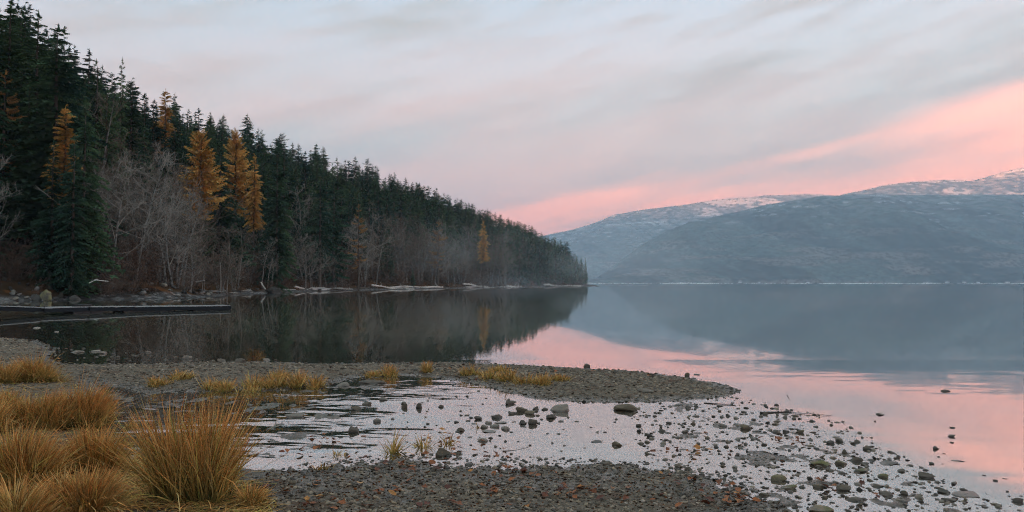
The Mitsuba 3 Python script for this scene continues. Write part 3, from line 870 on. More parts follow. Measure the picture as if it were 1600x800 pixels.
def stone_mesh(w, d, h, seed, sub=3, angular=0.5):
    m = ICO[sub]
    v = np.array(m.vertices)
    r = np.random.default_rng(seed)
    # cut by a few random planes, as broken and worn stones are
    for _ in range(int(7 + 10 * angular)):
        nn = r.normal(size=3)
        nn /= np.linalg.norm(nn)
        c = r.uniform(0.38, 0.85)
        over = np.maximum(v @ nn - c, 0)
        v = v - over[:, None] * nn * 0.93
    o = r.uniform(0, 50, 3)
    v = v * (1 + 0.34 * (meshkit.fbm(v * 1.6 + o, 3, seed) - 0.5) + 0.20 * (meshkit.fbm(v * 5 + o, 3, seed + 1) - 0.5))[:, None]
    v = v / np.abs(v).max(0)
    return v * [w / 2, d / 2, h], np.array(m.faces)


def stone(name, u, v, wpx, hpx, label, tone=None, warm=None, cat='stone', group=None, ang=0.5, sub=3, flat=0.82, rz=None):
    """A stone whose foot meets the water or the gravel where the photograph shows it."""
    p = gp(u, v)
    for _ in range(3):
        p = gp(u, v, max(0.0, float(height(*p))))
    w, h = wpx * p[1] / F, max(hpx - 0.72 * wpx * EYE / p[1], 0.26 * hpx) * (0.66 if hpx > 0.62 * wpx else 0.8) * p[1] / F
    seed = int(rng.integers(1 << 30))
    a = rng.normal(0, 0.25) if rz is None else rz
    m = stone_mesh(w, w * rng.uniform(0.65, 0.95), h * flat, seed, sub, ang)
    vv = m[0] @ np.array([[math.cos(a), math.sin(a), 0], [-math.sin(a), math.cos(a), 0], [0, 0, 1]])
    z = max(float(height(*p)), -0.02)
    cz = max(0.0, z) + h * (1 - flat)
    uvv = np.tile([rng.uniform(0.1, 0.9) if tone is None else tone, rng.uniform(0, 0.86) if warm is None else warm], (len(vv), 1))
    key = numbered(name)
    scene[key] = mikit.ply((vv + [p[0], p[1] + 0.3 * w, cz], m[1]), 'stone_material', smooth=True, uv=uvv)
    tag(key, label, cat, group)
    USED.append((p[0], p[1], w))
    return key


USED = []
S = lambda *a, **k: stone('stone', *a, **k)
S(918, 574, 14, 12, 'dark round rock standing alone in the lake just off the gravel spit', 0.3, 0.4)
S(1075, 588, 9, 10, 'small upright rock at the lake edge near the tip of the spit', 0.35)
S(1090, 586, 11, 3, 'flat low stone in the lake beside the small upright rock', 0.4)
S(1011, 613, 28, 10, 'long flat grey stone lying on top of the gravel spit', 0.55, 0.2, ang=0.3)
S(981, 642, 42, 18, 'large dark rock with a brown top at the lower edge of the spit', 0.35, 0.8)
S(873, 643, 34, 23, 'biggest grey angular boulder, at the right end of the stone cluster in the pool', 0.75, 0.1, ang=0.9)
S(863, 654, 19, 10, 'dark square stone directly below the biggest grey boulder', 0.3, 0.2)
S(796, 632, 22, 10, 'dark rounded stone at the upper left of the stone cluster', 0.3, 0.3)
S(815, 643, 21, 13, 'brown grey stone in the middle of the stone cluster', 0.45, 0.6)
S(828, 648, 17, 11, 'greenish pointed stone in the middle of the stone cluster', 0.6, 0.85)
S(838, 641, 13, 11, 'dark stone between the greenish stone and the biggest boulder', 0.2)
S(850, 641, 13, 7, 'low dark stone touching the left side of the biggest boulder', 0.25)
S(800, 647, 16, 7, 'low pale stone at the left front of the stone cluster', 0.7, 0.2)
S(777, 654, 19, 11, 'dark humped stone just above the pile of pale slabs', 0.3, 0.2)
S(747, 656, 13, 9, 'small dark blocky stone left of the pile of pale slabs', 0.25)
S(817, 663, 13, 11, 'rounded dark stone, left of the pair standing in the pool', 0.25)
S(832, 663, 16, 14, 'blocky grey topped stone, right of the pair standing in the pool', 0.4)
for i, (u, v, w, h, l) in enumerate([(768, 676, 30, 7, 'lowest and longest'), (788, 672, 18, 9, 'rightmost'), (755, 669, 16, 8, 'leftmost'), (774, 668, 18, 8, 'middle'), (784, 662, 26, 6, 'topmost wide'), (762, 662, 14, 6, 'small upper left')]):
    S(u, v, w, h, f'{l} pale flat slab in the little pile of slabs in the pool', 0.78, 0.15, group='slabs piled in the pool', ang=0.8)
S(752, 690, 21, 9, 'white topped stone just below the pile of slabs', 0.95, 0.05)
S(720, 674, 14, 13, 'reddish brown stone left of the pile of slabs', 0.3, 0.86)
S(552, 677, 28, 18, 'large dark angular rock on the near left side of the pool', 0.25, 0.3, ang=0.8)
S(590, 660, 15, 11, 'pale grey stone right above the large dark angular rock', 0.6, 0.1)
S(556, 641, 18, 12, 'rounded brown stone where the stream meets the pool', 0.4, 0.6)
S(573, 633, 16, 8, 'flat brown stone touching the rounded brown stone at the stream mouth', 0.4, 0.5)
S(600, 626, 17, 8, 'pale low stone at the upper edge of the pool near the stream', 0.6, 0.1)
S(579, 600, 46, 10, 'long dark slab at the head of the stream under the spit', 0.35, 0.3, ang=0.8)
S(535, 604, 24, 11, 'pale humped stone at the head of the stream, left of the long slab', 0.7, 0.1)
S(460, 653, 36, 12, 'dark stone with a white top alone in the stream', 0.7, 0.05)
S(631, 638, 10, 11, 'small dark upright stone, left of the two standing in the upper pool', 0.25)
S(655, 638, 12, 13, 'small dark upright stone, right of the two standing in the upper pool', 0.2)
S(688, 637, 11, 7, 'small dark stone in the open upper pool right of the upright pair', 0.2)
S(688, 713, 34, 19, 'brown rounded mound of a stone among the water plants', 0.25, 0.8, ang=0.2)
S(713, 711, 17, 9, 'small brown stone at the right foot of the brown mound', 0.25, 0.7)
S(966, 697, 18, 11, 'pale green squared stone beside a dark red leaf in the pool', 0.55, 0.89)
S(935, 692, 21, 6, 'flat dark stone left of the pale green squared stone', 0.25)
S(950, 728, 15, 13, 'grey round stone on the near edge of the pool', 0.5, 0.3)
S(1059, 731, 14, 13, 'egg shaped grey stone, left of the pair at the near edge of the mudflat', 0.5, 0.4)
S(1078, 737, 15, 13, 'egg shaped grey stone, right of the pair at the near edge of the mudflat', 0.4, 0.4)
S(1026, 737, 14, 9, 'grey stone at the edge of the gravel bar left of the egg shaped pair', 0.5)
S(1167, 671, 19, 13, 'olive brown blocky stone on the upper mudflat', 0.5, 0.89)
S(1184, 675, 15, 5, 'flat dark stone at the right of the olive blocky stone', 0.3)
S(1253, 677, 15, 12, 'olive rounded stone on the upper mudflat, right of the blocky one', 0.5, 0.89)
S(1229, 676, 12, 9, 'dark stone left of the olive rounded stone on the upper mudflat', 0.3)
S(1377, 649, 18, 6, 'flat stone farthest out in the pink lake above the mudflat', 0.35)
S(1480, 612, 14, 5, 'low pair like stone far out in the pink lake at the right', 0.35)
S(1368, 659, 6, 5, 'tiny dark stone below the flat stone in the pink lake', 0.2)
S(1322, 709, 10, 11, 'dark upright egg shaped stone in the middle of the mudflat', 0.25)
S(1299, 694, 14, 8, 'dark low stone, left of the three small ones in mid mudflat', 0.2)
S(1311, 690, 16, 9, 'tan stone, middle of the three small ones in mid mudflat', 0.6)
S(1340, 692, 12, 7, 'grey stone, right of the three small ones in mid mudflat', 0.5)
S(1359, 704, 16, 9, 'brown stone right of the dark upright egg shaped stone', 0.4, 0.6)
S(1286, 730, 34, 16, 'large green mossy rock in the lower mudflat', 0.6, 0.96)
S(1318, 727, 20, 10, 'mossy stone right beside the large green rock', 0.5, 0.92)
S(1340, 722, 22, 12, 'dark slanting stone above the round grey one in the lower mudflat', 0.3, 0.5)
S(1353, 727, 13, 7, 'round grey stone under the dark slanting stone', 0.6, 0.1)
S(1392, 727, 34, 10, 'oblong dark stone lying alone in the lower mudflat', 0.4, 0.6, ang=0.2)
S(1410, 738, 13, 8, 'small grey stone below the oblong dark stone', 0.5)
S(1452, 747, 30, 14, 'dark oval stone alone in the shallow lake at the right', 0.25, 0.6, ang=0.2)
S(1352, 738, 30, 11, 'flat mossy slab under the round grey stone', 0.5, 0.93, ang=0.8)
S(1385, 747, 20, 12, 'pale green stone at the right end of the flat mossy slab', 0.6, 0.92)
S(1372, 761, 28, 10, 'brown slanting slab below the pale green stone', 0.4, 0.6)
S(1283, 764, 20, 13, 'grey green round stone at the left of the big brown stones', 0.5, 0.89)
S(1323, 768, 26, 15, 'big brown stone, upper one of a leaning pair', 0.45, 0.6)
S(1338, 783, 30, 13, 'big brown stone, lower one of a leaning pair', 0.5, 0.4)
S(1345, 766, 11, 9, 'dark round stone at the right shoulder of the leaning pair', 0.15)
S(1391, 776, 22, 12, 'grey wedge shaped stone right of the leaning pair', 0.45, 0.4, ang=0.9)
S(1414, 774, 12, 12, 'dark red brown pointed stone next to the grey wedge', 0.2, 0.86)
S(1478, 771, 20, 11, 'dark green upper stone of the stacked pair at the right', 0.2, 0.5)
S(1485, 783, 24, 9, 'pale lower stone of the stacked pair at the right', 0.55, 0.5)
S(1440, 780, 15, 11, 'pale tan stone carrying an orange leaf at the lower right', 0.8, 0.6)
S(1525, 778, 56, 10, 'long low tan stone at the right, right of the stacked pair', 0.55, 0.5, ang=0.4)
S(1501, 722, 21, 5, 'thin flat oval stone in the lake at the right', 0.35, 0.5)
S(1464, 702, 13, 8, 'small rounded stone in the lake above the dark oval stone', 0.35)
S(1489, 683, 14, 9, 'dark diamond shaped stone out in the pink water', 0.2, 0.7)
S(1489, 669, 8, 4, 'tiny stone above the diamond shaped stone', 0.2)
S(1405, 715, 9, 7, 'tiny dark stone above the oblong dark stone', 0.2)
S(1457, 726, 10, 6, 'tiny reddish stone above the dark oval stone', 0.3, 0.8)
S(1218, 752, 26, 14, 'mossy humped stone at the lower mudflat edge, upper of the cluster of three', 0.6, 0.95)
S(1237, 765, 28, 14, 'mossy stone at the lower mudflat edge, right of the cluster of three', 0.6, 0.94)
S(1195, 775, 16, 9, 'grey stone at the lower mudflat edge, left of the cluster of three', 0.5)
S(1285, 803, 50, 18, 'broad moss covered rock at the bottom of the picture', 0.6, 0.97)
S(1594, 786, 22, 14, 'dark stone cut by the right edge of the picture', 0.25, 0.4)
S(288, 561, 19, 9, 'pale grey rounded boulder in the bay just off the spit, left of three', 0.7, 0.1)
S(345, 566, 14, 8, 'small pale boulder at the water edge of the spit, middle of three', 0.7, 0.1)
S(372, 567, 21, 10, 'grey humped boulder at the water edge of the spit, right of three', 0.45, 0.2)
S(414, 564, 13, 8, 'pale boulder in the bay right of the three at the spit edge', 0.8, 0.1)
S(118, 551, 20, 5, 'flat pale rock in the bay nearest to the left beach', 0.9, 0.1)
S(146, 550, 15, 6, 'pale rock, left of the two together in the bay', 0.85, 0.1)
S(158, 553, 14, 6, 'pale rock, right of the two together in the bay', 0.75, 0.1)
S(88, 519, 8, 3, 'tiny white rock far out in the bay below the dock', 0.95, 0.1)
S(56, 513, 11, 3, 'small white rock close under the left end of the dock', 0.95, 0.1)
S(230, 551, 10, 5, 'small pale rock alone in the middle of the bay', 0.7, 0.1)

# the countable smaller stones, then the gravel that nobody could count
ZONES = [('on the mudflat', [(980, 640), (1150, 622), (1310, 655), (1450, 735), (1600, 800), (1120, 800), (1000, 700)], 120, (4, 12)),
         ('in the shallow pool', [(560, 640), (700, 610), (840, 640), (960, 650), (1010, 690), (900, 722), (600, 715), (470, 720)], 38, (4, 10)),
         ('along the edge of the bay', [(60, 535), (110, 538), (215, 550), (330, 562), (500, 564), (500, 571), (120, 577), (90, 560)], 55, (4, 10)),
         ('on the near gravel bar', [(430, 745), (700, 728), (1000, 736), (1180, 760), (1260, 800), (430, 800)], 60, (5, 14)),
         ('at the right edge of the shallow water', [(1400, 690), (1500, 690), (1600, 760), (1600, 800), (1500, 790)], 14, (4, 10))]


def in_poly(poly, n, power=1.0):
    p = np.array(poly, float)
    lo, hi = p.min(0), p.max(0)
    out = []
    while len(out) < n:
        c = rng.uniform(lo, hi, (n * 2, 2))
        out.extend(c[sdf(p, c[:, 0], c[:, 1]) > 0].tolist())
    return np.array(out[:n])


for where, poly, n, (a, b) in ZONES:
    for u, v in in_poly(poly, n):
        w = a + (b - a) * rng.random() ** 2.2
        vs, us = [q[1] for q in poly], [q[0] for q in poly]
        tone = rng.uniform(0.1, 0.9)
        look = 'dark' if tone < 0.37 else 'grey brown' if tone < 0.66 else 'pale grey'
        size = 'tiny' if w < a + 0.2 * (b - a) else 'small' if w < a + 0.55 * (b - a) else 'fist sized'
        S(u, v, w, w * rng.uniform(0.28, 0.6), f'{size} {look} stone {where}, {["upper", "central", "lower"][int((v - min(vs)) / (max(vs) - min(vs) + 1) * 3)]} {["left", "middle", "right"][int((u - min(us)) / (max(us) - min(us) + 1) * 3)]} part',
          tone=tone, group=f'small stones {where}', sub=2)


def pebbles(name, label, spots, bsdf='stone_material', sub=0, low=-1.0):
    """spots: x, y, width in metres."""
    m = ICO[sub]
    bv, bf = np.array(m.vertices), np.array(m.faces)
    n = len(spots)
    w = spots[:, 2]
    sc = np.stack([w * rng.uniform(0.4, 0.62, n), w * rng.uniform(0.32, 0.55, n), w * rng.uniform(0.13, 0.32, n)], -1)
    a = rng.uniform(0, 2 * np.pi, n)
    v = bv[None] * (1 + rng.normal(0, 0.16, (n, len(bv), 1))) * sc[:, None]
    tilt = rng.normal(0, 0.25, (n, 2))
    v[..., 2] += v[..., 0] * tilt[:, :1] + v[..., 1] * tilt[:, 1:]
    x = v[..., 0] * np.cos(a)[:, None] - v[..., 1] * np.sin(a)[:, None]
    y = v[..., 0] * np.sin(a)[:, None] + v[..., 1] * np.cos(a)[:, None]
    z = np.maximum(height(spots[:, 0], spots[:, 1]), low)
    v = np.stack([x + spots[:, :1], y + spots[:, 1:2], v[..., 2] + (z + 0.05 * w)[:, None]], -1)
    f = (bf[None] + (np.arange(n) * len(bv))[:, None, None]).reshape(-1, 3)
    uvv = np.repeat(np.stack([rng.random(n), rng.random(n) * 0.88], -1), len(bv), 0)
    add(name, (v.reshape(-1, 3), f), bsdf, label, 'gravel', kind='stuff', smooth=True, uv=uvv)


def spots(poly, n, lo, hi, k=2.5):
    px = in_poly(poly, n)
    xy = gps(px)
    w = (lo + (hi - lo) * rng.random(n) ** k) * xy[:, 1] / F
    return np.column_stack([xy, np.clip(w, 0.010, 0.13)])


SPIT_PX = [(110, 569), (300, 566), (500, 568), (700, 566), (800, 570), (900, 575), (1000, 580), (1080, 590), (1130, 600), (1165, 611), (1130, 624), (1050, 630), (960, 634), (880, 632), (770, 610), (680, 592), (560, 594), (440, 612), (230, 618), (150, 600)]
pebbles('spit_gravel', 'coarse grey gravel covering the low spit between bay and pool', spots(SPIT_PX, 8000, 1.6, 7, 3))
pebbles('bar_gravel', 'mixed brown grey gravel of the near bar along the bottom', np.vstack([spots([(390, 748), (560, 728), (700, 722), (1000, 730), (1160, 752), (1270, 815), (380, 815)], 5200, 2.0, 11.0, 3.5), spots([(170, 690), (230, 700), (420, 750), (420, 810), (190, 810)], 900, 2, 10)]))
pebbles('mudflat_gravel', 'scattered dark pebbles poking out of the wet mudflat', np.vstack([spots([(980, 640), (1150, 620), (1310, 653), (1450, 735), (1600, 810), (1100, 810), (1000, 700)], 1700, 2.6, 11.0, 2.4),
        spots([(540, 650), (700, 600), (840, 632), (1000, 650), (1010, 690), (900, 722), (600, 715), (440, 735)], 240, 2.4, 8), spots([(400, 735), (560, 712), (700, 708), (900, 716), (1060, 724), (1160, 742), (1160, 756), (1000, 736), (760, 730), (560, 735), (430, 748)], 1000, 2.4, 9.0, 2.4)]), low=-0.003)
pebbles('beach_gravel', 'grey gravel of the little beach at the left edge', np.vstack([spots([(-60, 522), (0, 527), (60, 532), (95, 550), (120, 568), (160, 600), (-60, 640)], 3000, 1.2, 6.0, 3.0), spots([(100, 560), (240, 600), (330, 620), (520, 605), (420, 690), (380, 740), (160, 690)], 2600, 1.2, 5.5, 3.0)]))


# ------------------------------------------------------------------ fallen leaves
def leaf_color(p, n, uv):
    a = uv.x
    c = mix((0.10, 0.030, 0.018), (0.30, 0.095, 0.028), smoothstep(0.0, 0.45, a))
    c = mix(c, (0.46, 0.20, 0.05), smoothstep(0.55, 0.8, a))
    c = mix(c, (0.50, 0.36, 0.20), smoothstep(0.86, 0.95, a))
    return c * (0.7 + 0.6 * noise(p.x * 60, p.y * 60, p.z * 60))


scene['leaf_material'] = {'type': 'twosided', 'bsdf': {'type': 'principled', 'base_color': proc(leaf_color), 'roughness': 0.55, 'specular': 0.4}}
scene['litter_material'] = {'type': 'diffuse', 'reflectance': proc(lambda p, n, uv: mix((0.022, 0.014, 0.010), (0.20, 0.075, 0.028), uv.x * uv.x * uv.x))}
LEAF = []
for i in range(14):
    r = np.random.default_rng(600 + i)
    a = np.linspace(0, 2 * np.pi, 15)[:-1]
    rad = 0.5 * (0.72 + 0.28 * np.cos(a) + 0.16 * np.cos(5 * a) * (i % 2) + r.normal(0, 0.05, 14))
    out = np.stack([rad * np.cos(a) * 1.15, rad * np.sin(a) * 0.8], -1)
    mid = out * 0.55
    xy = np.vstack([[[0, 0]], mid, out])
    curl = r.uniform(0.25, 1.1)
    z = curl * xy[:, 1] ** 2 + r.uniform(-0.4, 0.5) * xy[:, 0] ** 2 + r.normal(0, 0.025, len(xy))
    kk = np.arange(14)
    fan = np.stack([kk * 0, 1 + kk, 1 + (kk + 1) % 14], -1)
    ringf = tris(np.stack([1 + kk, 15 + kk, 15 + (kk + 1) % 14, 1 + (kk + 1) % 14], -1))
    stem = segs([[-0.25, 0, 0.01]], [[-0.85, r.normal(0, 0.1), 0.06]], [0.018], [0.012])
    v, f = join([(np.column_stack([xy, z]), np.vstack([fan, ringf])), stem])
    LEAF.append(mikit.ply((v, f), 'leaf_material', smooth=True, uv=np.tile([i / 13.0 * 0.97, 0.5], (len(v), 1))))
LZ = [('on the near gravel bar', [(390, 745), (560, 730), (760, 728), (1000, 736), (1180, 762), (1240, 800), (390, 800)], 150),
      ('among the water plants', [(430, 700), (560, 680), (740, 680), (800, 720), (600, 735), (420, 745)], 50),
      ('on the mudflat', [(940, 690), (1200, 660), (1330, 700), (1420, 790), (1180, 760)], 34),
      ('between the grass tussocks', [(185, 690), (230, 700), (400, 760), (420, 800), (190, 800)], 32),
      ('on the gravel spit', [(560, 570), (800, 575), (1090, 592), (1000, 605), (800, 600), (620, 586)], 24),
      ('on the left beach', [(30, 530), (90, 548), (110, 570), (220, 585), (60, 560)], 10)]
for where, poly, n in LZ:
    heads, loose = in_poly(poly, max(3, n // 9)), in_poly(poly, n)
    drift = heads[rng.integers(len(heads), size=n)] + rng.normal(0, 1, (n, 2)) * [24, 6]
    pick = (rng.random(n) < 0.62) & (sdf(np.array(poly, float), drift[:, 0], drift[:, 1]) > -12)
    for u, v in np.where(pick[:, None], drift, loose):
        x, y = gp(u, v)
        s = rng.uniform(0.045, 0.085) * (1.0 if y < 9 else 1.25)
        z = max(float(height(x, y)), 0.001) + 0.012 + 0.08 * s
        key = numbered('fallen_leaf')
        i = int(min(rng.integers(14), rng.integers(14)))
        scene[key] = {**LEAF[i], 'to_world': T().translate([float(x), float(y), z]).rotate([0, 0, 1], float(rng.uniform(0, 360))).rotate([1, 0, 0], float(rng.normal(0, 16))).rotate([0, 1, 0], float(rng.normal(0, 14))).scale(float(s))}
        tone = 'dark red brown' if i < 5 else 'rust orange' if i < 9 else 'pale yellow brown'
        us = [q[0] for q in poly]
        tag(key, f'{tone} curled fallen leaf lying {where}, toward the {["left", "middle", "right"][int(min(max((u - min(us)) / (max(us) - min(us) + 1), 0), 0.99) * 3)]}', 'leaf', f'{tone} fallen leaves {where}')


crumbs = np.vstack([spots([(400, 740), (700, 724), (1000, 734), (1200, 768), (1240, 812), (400, 812)], 2000, 2.0, 6.0, 2.0), spots([(185, 690), (230, 700), (420, 760), (420, 812), (180, 812)], 700, 2.0, 6.0, 2.0),
                    spots([(430, 700), (560, 690), (740, 690), (760, 724), (420, 745)], 350, 2.0, 5.0, 2.0), spots([(200, 575), (800, 572), (1060, 592), (900, 618), (600, 586), (250, 612)], 450, 1.5, 4.0, 2.0)])
pebbles('leaf_litter', 'crumbled dark leaf litter and bits of bark scattered over the gravel', crumbs[height(crumbs[:, 0], crumbs[:, 1]) > 0.004], bsdf='litter_material')


# ------------------------------------------------------------------ grasses
def grass_color(p, n, uv):
    a, s = uv.x, uv.y
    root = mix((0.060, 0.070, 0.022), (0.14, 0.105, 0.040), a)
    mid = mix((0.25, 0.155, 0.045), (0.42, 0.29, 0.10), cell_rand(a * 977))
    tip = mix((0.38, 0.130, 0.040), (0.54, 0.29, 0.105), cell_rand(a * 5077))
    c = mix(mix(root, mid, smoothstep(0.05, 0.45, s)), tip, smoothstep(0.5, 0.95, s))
    green = smoothstep(0.86, 0.9, cell_rand(a * 3301))
    c = mix(c, mix((0.10, 0.125, 0.028), (0.40, 0.34, 0.09), s), 0.85 * green)
    straw = smoothstep(0.80, 0.84, cell_rand(a * 7717))
    c = mix(c, (0.46, 0.34, 0.15), 0.8 * straw * smoothstep(0.1, 0.5, s))
    return c * (0.62 + 1.6 * cell_rand(a * 1733))


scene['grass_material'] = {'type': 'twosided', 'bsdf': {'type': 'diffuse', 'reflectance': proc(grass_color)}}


def tussock(cx, cy, rx, ry, H, n, seed, lean=0.5, width=0.0038, bend=0.5, wind=(0.0, 0.0)):
    n, width = int(n * 1.5), width * 0.88
    r = np.random.default_rng(seed)
    heads = int(np.clip(rx / 0.035, 3, 11))
    hr, ha = np.sqrt(r.random(heads)) * 0.82, r.uniform(0, 2 * np.pi, heads)
    pick = r.choice(heads, n, p=(lambda q: q / q.sum())(r.uniform(0.4, 1.6, heads)))
    loose = 0.21 if heads > 4 else 0.45
    qx, qy = hr[pick] * np.cos(ha[pick]) + r.normal(0, loose, n), hr[pick] * np.sin(ha[pick]) + r.normal(0, loose, n)
    bx, by, rad = qx * rx, qy * ry, np.minimum(np.hypot(qx, qy), 1.25)
    hfac, haz = r.uniform(0.62, 1.12, heads)[pick], r.uniform(0, 2 * np.pi, heads)[pick]
    az = np.where(r.random(n) < 0.35, haz, np.arctan2(by / ry, bx / rx)) + r.normal(0, 0.8, n)
    tilt = lean * rad * r.uniform(0.3, 1.2, n) + np.abs(r.normal(0, 0.10, n))
    L = H * hfac * r.uniform(0.42, 1.2, n) * (1 - 0.18 * rad) * (0.55 + 0.9 * meshkit.noise(np.stack([bx * 9 + seed % 97, by * 9, bx * 0], -1), 4))
    long = r.random(n) < 0.10
    tilt = np.where(long, tilt + r.uniform(0.2, 0.6, n), tilt)
    bnd = bend * r.uniform(0.1, 1.0, n) * np.where(long, 1.8, 1) * np.where(r.random(n) < 0.16, 3.2, 1)
    s = np.linspace(0, 1, 6)
    th = tilt[:, None] + bnd[:, None] * s[None] ** 1.6
    ds = L[:, None] / 5
    hor = np.concatenate([np.zeros((n, 1)), np.cumsum(np.sin(th[:, 1:]) * ds, 1)], 1)
    ver = np.concatenate([np.zeros((n, 1)), np.cumsum(np.cos(th[:, 1:]) * ds, 1)], 1)
    px = cx + bx[:, None] + np.cos(az)[:, None] * hor + wind[0] * ver * s
    py = cy + by[:, None] + np.sin(az)[:, None] * hor + wind[1] * ver * s
    gz0 = height(cx + bx, cy + by)
    pz = gz0[:, None] - 0.02 + ver
    fa = r.uniform(0, np.pi, n)
    wv_ = width * r.uniform(0.6, 1.3, n)[:, None] * np.array([1.0, 1.0, 0.95, 0.8, 0.6, 0.12])[None] * np.where(long, 1.7, 1)[:, None]
    off = np.stack([np.cos(fa)[:, None] * wv_, np.sin(fa)[:, None] * wv_, wv_ * 0], -1)
    P = np.stack([px, py, pz], -1)
    V = np.stack([P - off, P + off], 2)
    k = np.arange(5)
    qf = np.stack([2 * k, 2 * k + 1, 2 * k + 3, 2 * k + 2], -1)
    f = (qf[None] + (np.arange(n) * 12)[:, None, None]).reshape(-1, 4)
    uvv = np.stack([np.broadcast_to(r.random(n)[:, None, None], (n, 6, 2)), np.broadcast_to(s[None, :, None], (n, 6, 2))], -1).reshape(-1, 2)
    return V.reshape(-1, 3), tris(f), uvv


def grass(name, u, v, wpx, hpx, label, n=1600, lean=0.5, cat='grass tussock', group=None, depth=0.6, width=0.0038, bend=0.5, wind=(0, 0)):
    x, y = gp(u, v)
    for _ in range(3):
        x, y = gp(u, v, max(0.0, float(height(x, y))))
    w = 1.16 * wpx * y / F
    H = 1.04 * hpx * y / F
    rx = max(0.04, 0.5 * w - 0.62 * lean * H)
    ry = rx * depth
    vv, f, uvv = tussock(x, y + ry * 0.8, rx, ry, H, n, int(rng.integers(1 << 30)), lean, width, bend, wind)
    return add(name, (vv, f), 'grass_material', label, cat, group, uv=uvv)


G = lambda *a, **k: grass('grass_tussock', *a, **k)
G(298, 788, 150, 134, 'big rusty orange grass tussock standing alone beside the gravel, rightmost of the near tussocks', n=3000, lean=0.36, bend=0.32, wind=(0.02, 0))
G(385, 792, 40, 46, 'small straw grass tuft at the right foot of the big rusty tussock', n=380, lean=0.6)
G(132, 742, 126, 92, 'yellow brown tussock in the middle of the near grass, left of the lone rusty one', n=2800, lean=0.55, wind=(0.06, 0))
G(105, 815, 140, 84, 'pale straw tussock at the bottom left of the picture', n=3200, lean=0.6, bend=0.9)
G(16, 770, 100, 84, 'reddish brown tussock cut by the left edge, lower one', n=2400, lean=0.5)
G(10, 830, 100, 72, 'straw tussock at the bottom left corner of the picture', n=1800, lean=0.6, bend=0.9)
G(110, 670, 96, 70, 'rust red feathery tussock in the second row of grass', n=2800, lean=0.42, wind=(0.12, 0))
G(40, 672, 110, 70, 'greenish based tussock at the left of the rust red feathery one', n=2600, lean=0.5, wind=(0.1, 0))
G(-30, 680, 80, 70, 'brown tussock cut by the left edge, upper one', n=1500, lean=0.5)
G(45, 597, 95, 40, 'low yellow green tussock at the back beside the little beach', n=1800, lean=0.6, bend=0.9)
G(-5, 600, 60, 46, 'brown tussock at the back cut by the left edge beside the beach', n=1200, lean=0.5)
G(0, 640, 70, 38, 'short tan tussock between the back and second rows of grass at the left edge', n=900, lean=0.6)
G(200, 668, 34, 24, 'few long yellow green blades sprawling beside the middle tussock', n=60, lean=1.1, bend=1.2)
dn = 5200
dp = np.vstack([in_poly([(-20, 600), (110, 590), (165, 640), (200, 700), (410, 770), (430, 812), (-20, 815)], dn - 900), in_poly([(200, 690), (420, 760), (430, 812), (190, 812)], 900)])
dxy = gps(dp)
da = rng.normal(0.3, 0.9, dn)
dl = rng.uniform(0.06, 0.26, dn)
ds_ = np.linspace(-0.5, 0.5, 4)[None] * dl[:, None]
dcur = rng.normal(0, 0.5, dn)[:, None] * ds_ ** 2 * 4
ddx, ddy = np.cos(da)[:, None] * ds_ - np.sin(da)[:, None] * dcur, np.sin(da)[:, None] * ds_ + np.cos(da)[:, None] * dcur
dz = height(dxy[:, 0], dxy[:, 1])[:, None] + rng.uniform(0.004, 0.03, dn)[:, None] + rng.normal(0, 0.12, dn)[:, None] * ds_
dP = np.stack([dxy[:, :1] + ddx, dxy[:, 1:] + ddy, np.maximum(dz, 0.003)], -1)
dw = rng.uniform(0.002, 0.004, dn)[:, None, None] * np.stack([-np.sin(da), np.cos(da), da * 0], -1)[:, None]
dV = np.stack([dP - dw, dP + dw], 2).reshape(-1, 3)
kq = np.arange(3)
dF = (np.stack([2 * kq, 2 * kq + 1, 2 * kq + 3, 2 * kq + 2], -1)[None] + (np.arange(dn) * 8)[:, None, None]).reshape(-1, 4)
add('dead_grass', (dV, tris(dF)), 'grass_material', 'flattened dead straw littering the ground between the tussocks', 'dead grass', kind='stuff', uv=np.repeat(np.stack([rng.random(dn), rng.uniform(0.5, 0.85, dn)], -1), 8, 0))
# thin grass on the spit
LOW = [(272, 594, 40, 20, 'left end of the spit'), (322, 612, 44, 26, 'left part of the spit'), (350, 613, 40, 34, 'left part of the spit'), (385, 612, 50, 26, 'left part of the spit'), (425, 608, 50, 28, 'left part of the spit'),
       (462, 606, 40, 34, 'left part of the spit'), (488, 606, 34, 24, 'left part of the spit'), (606, 588, 34, 20, 'middle of the spit above the long slab'), (580, 588, 30, 14, 'middle of the spit above the long slab'),
       (668, 582, 16, 14, 'middle of the spit'), (735, 590, 44, 18, 'right part of the spit'), (765, 594, 44, 20, 'right part of the spit'), (795, 597, 44, 20, 'right part of the spit'), (825, 601, 44, 20, 'right part of the spit'),
       (850, 603, 36, 18, 'right part of the spit'), (880, 596, 34, 14, 'right part of the spit'), (780, 584, 50, 12, 'right part of the spit'), (240, 604, 34, 18, 'left end of the spit'), (430, 592, 40, 16, 'left part of the spit')]
for u, v, w, h, where in LOW:
    grass('short_grass_tuft', u, v, w, h, f'short thin tan grass tuft on the {where}', n=230, lean=0.7, cat='grass tuft', group=f'short grass tufts on the {where}', width=0.0055, depth=1.3)
for u, v, w, h, l in [(612, 708, 12, 42, 'thin upright water weed stalks in the middle of the shallows'), (530, 712, 44, 30, 'sparse brown water weed left of the upright stalks'), (660, 700, 44, 30, 'sparse rusty water weed right of the upright stalks, by the brown mound'),
                      (700, 694, 26, 24, 'small rusty water weed above the brown mound'), (750, 668, 12, 30, 'thin dark weed stalk near the small blocky stone'), (500, 735, 40, 22, 'low brown water weed at the edge of the near gravel bar')]:
    grass('water_weed', u, v, w, h, l, n=42, lean=0.8, cat='water plant', width=0.006, bend=0.8)


